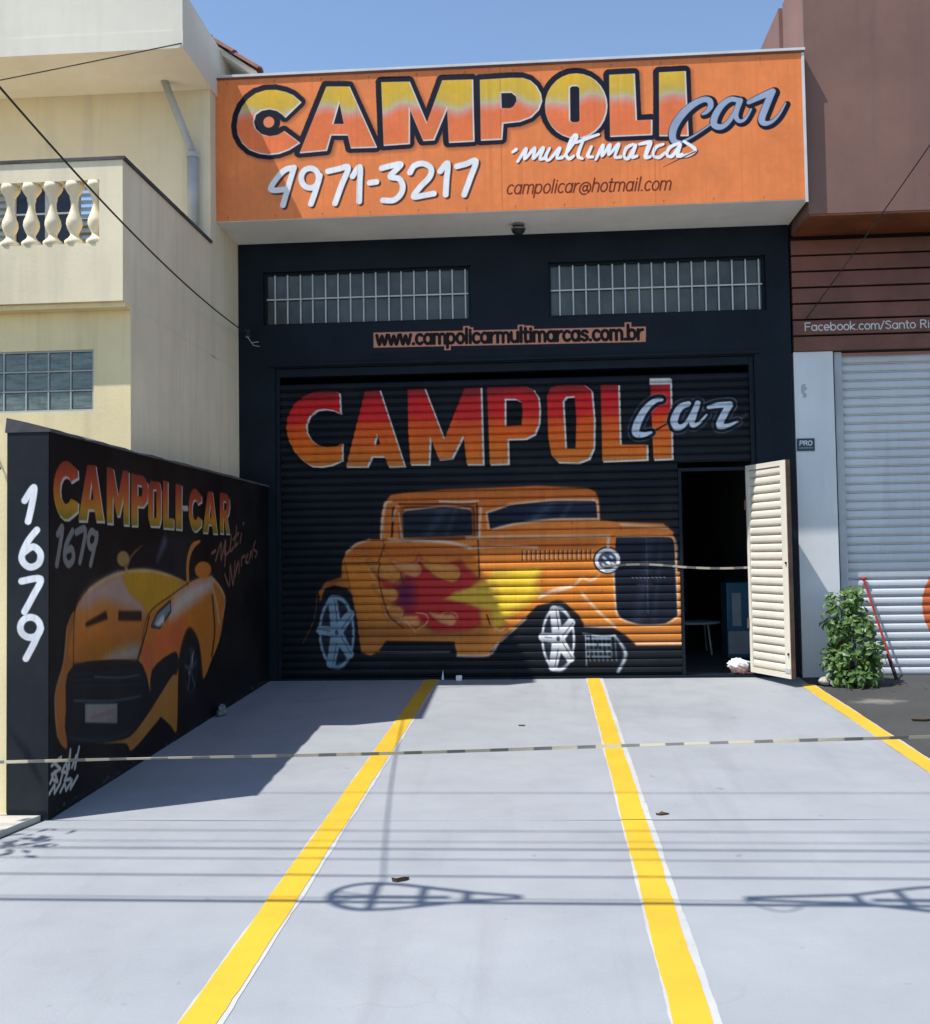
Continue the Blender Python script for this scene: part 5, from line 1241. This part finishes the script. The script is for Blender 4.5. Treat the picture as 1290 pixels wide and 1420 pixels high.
# ================================================================== OVERHEAD LINES
HP = 16.0
def cable_pts(y, z, sag, x0=-HP, x1=HP, n=40):
    return [(x0 + (x1 - x0) * i / n, y, z - sag * (1 - ((i / n) * 2 - 1) ** 2) + sag) for i in range(n + 1)]
CAB = [(-4.262, 7.2, .007, 'uppermost thin overhead wire along the street'), (-5.034, 6.7, .008, 'second overhead wire from the top along the street'),
       (-5.22, 6.2, .006, 'thin overhead wire third from the top along the street'), (-5.34, 5.9, .012, 'thick overhead cable in the middle of the bundle'),
       (-5.50, 5.6, .008, 'overhead wire just under the thick middle cable'), (-5.74, 5.25, .011, 'overhead cable second from the bottom along the street'),
       (-6.075, 4.2, .017, 'lowest and thickest overhead cable carrying the two coil frames')]
for gy, h, rad, lab in CAB:
    y = gy - 0.24 * h; z = h - 0.24
    sag = 0.35
    o = MB().tube([(x, yy, zz - sag) for x, yy, zz in cable_pts(y, z, sag)], rad, 6).build('overhead_cable', M['cable'])
    tag(o, lab, 'cable', 'overhead lines along the street')
# secondary thin lashing just above the lowest cable
o = MB().tube([(x, yy, zz - .35) for x, yy, zz in cable_pts(-6.03 - .24 * 4.3, 4.3 - .24, .35)], .005, 6).build('overhead_cable', M['cable'])
tag(o, 'thin messenger wire lashed just above the lowest overhead cable', 'cable', 'overhead lines along the street')
for s_ in (-1, 1):
    up_ = thing('utility_pole', 'concrete utility pole at the %s end of the overhead lines' % ('left' if s_ < 0 else 'right'), 'pole', (s_ * HP, -7.0, g(-7.0)), 'utility poles on the street')
    MB().tube([(s_ * HP, -6.9, g(-6.9) - .3), (s_ * HP, -6.9, 8.2)], [.16, .10], 12).build('shaft', M['pole'], up_)
    MB().box(s_ * HP - .06, s_ * HP + .06, -7.45, -5.9, 7.0, 7.1).build('crossarm', M['pole'], up_)
    MB().box(s_ * HP - .05, s_ * HP + .05, -7.4, -6.7, 3.87, 3.97).build('lower_bracket', M['steel'], up_)
# slack-coil frames (snow-shoe shaped) hung in the lowest cable
def coil_frame(xr, sgn, label, Lf=.86):
    yc = -6.085 - 0.24 * 4.2; zc = 3.96
    xs_ = xr - 0.475 * 4.2
    root = thing('cable_coil_frame', label, 'cable frame', (xs_, yc, zc), 'slack coil frames on the lowest cable')
    R = .165
    pts = []
    for k in range(13):
        a = math.pi / 2 + math.pi * k / 12
        pts.append((xs_ + sgn * (R * 1.15 + R * 1.15 * math.cos(a)), yc + R * math.sin(a), zc))
    top = pts[0]; bot = pts[-1]
    loop = [(xs_ + sgn * Lf, yc + .012, zc), (xs_ + sgn * .62, yc + .055, zc), (xs_ + sgn * .42, yc + .115, zc), (xs_ + sgn * .3, yc + .15, zc)] + pts + [(xs_ + sgn * .3, yc - .15, zc), (xs_ + sgn * .42, yc - .115, zc), (xs_ + sgn * .62, yc - .055, zc), (xs_ + sgn * Lf, yc - .012, zc)]
    MB().tube(loop, .016, 8).build('loop', M['black'], root, smooth=True)
    MB().tube([(x, y, zc + .03) for x, y, _ in loop[1:-1]], .011, 6).build('coiled_cable', M['cable'], root)
    for xx, hw in ((.20, R), (.42, .115), (.62, .055)):
        MB().box(xs_ + sgn * xx - .014, xs_ + sgn * xx + .014, yc - hw, yc + hw, zc - .012, zc + .012).build('rung', M['black'], root)
    MB().box(min(xs_, xs_ + sgn * .55), max(xs_, xs_ + sgn * .55), yc - .014, yc + .014, zc - .03, zc - .013).build('spine', M['black'], root)
    MB().tube([(xs_ + sgn * .03, yc - .06, zc), (xs_ + sgn * .19, yc - .0, zc + .02), (xs_ + sgn * .03, yc + .05, zc)], .008, 6).build('tie', M['black'], root)
coil_frame(-0.965, 1, 'slack cable frame on the left of the lowest cable, rounded end leftward')
coil_frame(1.98, -1, 'slack cable frame on the right of the lowest cable, rounded end rightward', 1.10)
# short slack loop and clip under the right frame
ys_, zs_ = -6.10 - .24 * 4.2, 3.95
xo = -.475 * 4.2
o = MB().tube([(xo + .87 + .28 * t, ys_ - .13 * math.sin(math.pi * t), zs_) for t in [k / 12 for k in range(13)]], .006, 6).build('slack_wire', M['cable'])
tag(o, 'short slack loop of thin wire tied to the lowest cable', 'wire')

# service drop to the garage, and the wire crossing the eave
A = Vector((-3.02, -0.012, 3.66)); B = Vector((-0.74 - .475 * 4.2, -5.95 - .24 * 4.2, 3.96))
pts = []
for i in range(31):
    t = i / 30; q = A.lerp(B, t); q.z -= 0.17 * 4 * t * (1 - t); pts.append(q)
o = MB().tube(pts, .0065, 6).build('service_wire', M['cable'])
tag(o, 'dark service wire falling from the street cables to the garage corner', 'wire')
an = thing('wire_anchor', 'small dark bracket with loose wire ends at the top left of the garage front', 'bracket', (-3.0, -0.02, 3.6))
MB().lathe([(0, 0), (.02, 0), (.026, .02), (.018, .035), (.026, .05), (.018, .065), (.0, .07)], -3.02, -.03, 3.63, 10).build('insulator', M['black'], an)
MB().tube([(-3.02, -.035, 3.63), (-2.97, -.03, 3.56), (-2.90, -.02, 3.57)], .005, 5).build('loose_wire', M['rail'], an)
MB().tube([(-3.0, -.03, 3.60), (-2.95, -.03, 3.53), (-2.89, -.02, 3.52)], .004, 5).build('loose_wire', M['rail'], an)
MB().box(-3.04, -3.0, -.03, .0, 3.62, 3.70).build('plate', M['steel'], an)
P0_ = Vector((-5.3, -1.78, 5.62)); P1 = Vector((-4.68, -2.0, 5.583)); P2 = Vector((-2.55, -3.0, 5.262)); P3 = Vector((0.3, -7.0, 5.6))
o = MB().tube([Vector((-3.11, -1.775, 5.925)).lerp(Vector((-9.43, -2.67, 4.54)), k / 12) - Vector((0, 0, .10 * 4 * (k / 12) * (1 - k / 12) * .3)) for k in range(13)], .0055, 6).build('service_wire', M['cable'])
tag(o, 'thin dark wire crossing in front of the house eave', 'wire')

A = Vector((2.771, -0.022, 3.634)); B = Vector((4.42, -5.99, 6.96))
pts = []
for i in range(25):
    t = i / 24; q = A.lerp(B, t); q.z -= 0.12 * 4 * t * (1 - t); pts.append(q)
o = MB().tube(pts, .0055, 6).build('service_wire', M['cable'])
tag(o, 'thin dark wire running down across the brown shop fascia to its timber slats', 'wire')

# ================================================================== CAUTION TAPES
def tape(name, pts, w, label, seed, tw=0.9):
    rr = random.Random(seed)
    n = len(pts); mb = MB(); us = []; L = 0
    for i, p in enumerate(pts):
        if i: L += (Vector(p) - Vector(pts[i - 1])).length
        a = tw * math.sin(L * 1.3 + seed) + .35 * math.sin(L * 3.1)
        d = Vector((0, math.sin(a), math.cos(a))) * w / 2
        mb.v += [tuple(Vector(p) - d), tuple(Vector(p) + d)]; us += [L, L]
    mb.f = [(2 * i, 2 * i + 2, 2 * i + 3, 2 * i + 1) for i in range(n - 1)]
    me = bpy.data.meshes.new(name); me.from_pydata(mb.v, [], mb.f)
    l = me.uv_layers.new(name='UVMap')
    for lp in me.loops:
        l.data[lp.index].uv = (us[lp.vertex_index], lp.vertex_index % 2)
    me.materials.append(M['tape'])
    o = link(name, me)
    sm = o.modifiers.new('thickness', 'SOLIDIFY'); sm.thickness = 0.0012
    return tag(o, label, 'tape')
pts = []
N = 80
for i in range(N + 1):
    t = i / N
    x = -3.75 + (3.0 + 3.75) * t
    # height read along the ribbon: a nearly straight run rising to the right
    z = 0.150 + 0.0185 * (x + 2.98) + 0.0011 * (x + 2.98) ** 2 + 0.0025 * math.sin(x * 2.1)
    pts.append((x, -5.02 + .01 * math.sin(x), z))
tape('caution_tape', pts, 0.018, 'long striped caution tape stretched low across the driveway', 2, 0.55)
o = MB().tube([(-3.75, -4.9155, .145), (-3.75, -5.03, .14)], .008, 6).build('wall_hook', M['rust'])
tag(o, 'rusty hook on the yellow front wall holding the caution tape', 'hook')
ps_ = thing('tape_post', 'thin steel post holding the right end of the caution tape', 'post', (3.0, -5.02, g(-5.02)))
MB().tube([(3.0, -5.02, g(-5.02) - .05), (3.0, -5.02, .75)], .018, 10).build('shaft', M['steel'], ps_)
MB().lathe([(0, 0), (.14, 0), (.14, .02), (.03, .05), (0, .05)], 3.0, -5.02, g(-5.02) - .004, 16).build('foot', M['steel'], ps_)
pts = []
Ax, Az, Bx, Bz = 0.665, 1.145, 2.175, 1.115
for i in range(31):
    t = i / 30
    x = Ax + (Bx - Ax) * t
    z = Az + (Bz - Az) * t - (.02 * math.sin(math.pi * min(1, t * 1.9)) if t < .53 else .0) + (.045 * math.sin(math.pi * (t / .53)) if t < .53 else -.012 * math.sin(math.pi * (t - .53) / .47))
    pts.append((x, 0.043 if t < .53 else .035, z))
tape('caution_tape', pts, 0.022, 'short pale caution tape strung across the open wicket doorway', 5, 0.7)

# ================================================================== SMALL THINGS
# white bag on the door sill
bg_ = thing('plastic_bag', 'crumpled white bag over pinkish cloth on the wicket door sill', 'bag', (2.03, 0.09, 0.03))
def blob(name, c, r3, mat, parent, seed, fold=.16, low=-.7):
    rr = random.Random(seed); ph = [rr.uniform(0, 6) for _ in range(8)]
    bm = bmesh.new(); bmesh.ops.create_icosphere(bm, subdivisions=4, radius=1)
    for v in bm.verts:
        q = v.co.copy()
        d = 1 + fold * (math.sin(5 * q.x + 2 * q.z + ph[0]) * math.sin(4 * q.y + ph[1]) + .5 * math.sin(11 * q.x + 6 * q.y + ph[2]) + .4 * math.sin(13 * q.z + 9 * q.x + ph[3]))
        v.co = Vector((q.x * r3[0] * d, q.y * r3[1] * d, max(q.z, low) * r3[2] * d))
    me = bpy.data.meshes.new(name); bm.to_mesh(me); bm.free()
    zmin = min(v.co.z for v in me.vertices)
    for v in me.vertices: v.co += Vector((c[0], c[1], c[2] - zmin))
    for p in me.polygons: p.use_smooth = True
    me.materials.append(mat)
    return link(name, me, parent)
blob('cloth', (2.035, .085, .0285), (.10, .05, .075), M['pink'], bg_, 3)
blob('bag', (2.02, .085, .095), (.105, .055, .06), M['bag'], bg_, 6, .2, -.4)
# blue cabinet inside
cb = thing('blue_cabinet', 'tall blue cabinet with a pale poster standing inside the dark garage doorway', 'cabinet', (2.36, 1.6, 0.015))
MB().box(2.17, 2.47, 1.5, 1.9, 0.03, 0.92).build('body', M['blue'], cb, bevel=0.01)
MB().box(2.23, 2.33, 1.492, 1.4995, 0.42, 0.80).build('poster', M['pale'], cb)
MB().box(2.18, 2.46, 1.49, 1.4995, 0.10, 0.36).build('lower_door', M['rail'], cb)
for x in (2.2, 2.44):
    MB().box(x - .02, x + .02, 1.52, 1.56, 0.0155, 0.0305).build('foot', M['black'], cb)
tb = thing('low_table', 'low dark table with pale rim inside the garage doorway', 'table', (1.85, 1.9, 0.015))
MB().lathe([(0, 0), (.30, 0), (.31, .012), (.30, .025), (0, .025)], 1.85, 1.9, 0.43, 20).build('tabletop', M['pale'], tb)
for k in range(4):
    a = math.pi / 4 + k * math.pi / 2
    MB().tube([(1.85 + .2 * math.cos(a), 1.9 + .2 * math.sin(a), .43), (1.85 + .25 * math.cos(a), 1.9 + .25 * math.sin(a), .0155)], .015, 6).build('leg', M['steel'], tb)
# red pole leaning on the shop shutter
rp = thing('red_pole', 'thin red pole leaning on the grey shop shutter beside the bush', 'pole', (3.42, -0.16, g(-.16)))
MB().tube([(3.50, -0.20, g(-.20) + .003), (3.30, 0.09, 0.975)], .012, 8).build('shaft', M['red'], rp)
MB().tube([(3.275, 0.083, .975), (3.325, 0.093, .988)], .014, 8).build('grip', M['red'], rp)
MB().tube([(3.445, -0.118, .24), (3.498, -0.196, g(-.198) + .006)], .019, 8).build('sleeve', M['black'], rp)
# litter on the driveway
def litter(name, label, x, y, pts, mat, h=.006, cat='litter'):
    z_ = g(y) + 0.0045
    mb = MB(); n = len(pts)
    top = [(x + a, y + b_, z_ + h * (1 + .8 * math.sin(5 * a / .05 + b_ / .01))) for a, b_ in pts]
    mb.add([(x + a * .9, y + b_ * .9, z_) for a, b_ in pts] + top, [list(range(n - 1, -1, -1)), list(range(n, 2 * n))] + [(i, (i + 1) % n, n + (i + 1) % n, n + i) for i in range(n)])
    o = mb.build(name, mat); tag(o, label, cat); return o
litter('dry_leaf', 'curled brown dry leaf beside the left coil frame shadow', -0.668, -5.885, [(-.04, -.014), (-.014, -.025), (.02, -.007), (.042, .02), (.014, .028), (-.02, .01)], M['leafdry'], .012, 'leaf')
litter('dry_leaf', 'small dark leaf just right of the middle yellow line', 0.667, -4.81, [(-.035, -.01), (-.01, -.022), (.03, -.005), (.045, .012), (.0, .018), (-.025, .01)], M['leafdry'], .008, 'leaf')
litter('dry_leaf', 'tiny dark leaf on the grey paint near the shutter', -0.157, -2.34, [(-.02, -.02), (.02, -.025), (.035, .0), (.01, .025), (-.025, .015)], M['leafdry'], .007, 'leaf')
litter('dry_leaf', 'dark flattened leaf on the asphalt right of the yellow line', 3.02, -2.2, [(-.09, -.02), (.0, -.04), (.09, -.01), (.07, .03), (-.04, .04)], M['leafdry'], .008, 'leaf')
o = MB().box(-.03, .03, -.02, .02, 0, .055).build('foam_block', M['bag'], bevel=.006); o.location = (-.825, -.09, g(-.09) + .0075); tag(o, 'tiny white block of foam at the foot of the shutter', 'litter')
o = MB().add([(-.012, 0, 0), (.014, 0, 0), (.004, 0, .10), (-.012, .006, 0), (.014, .006, 0), (.004, .006, .10)], [(0, 1, 2), (5, 4, 3), (0, 3, 4, 1), (1, 4, 5, 2), (2, 5, 3, 0)]).build('paper_scrap', M['bag']); o.location = (-1.0, -.012, g(-.02) + .008); tag(o, 'thin upright white paper scrap beside the left yellow line end', 'litter')
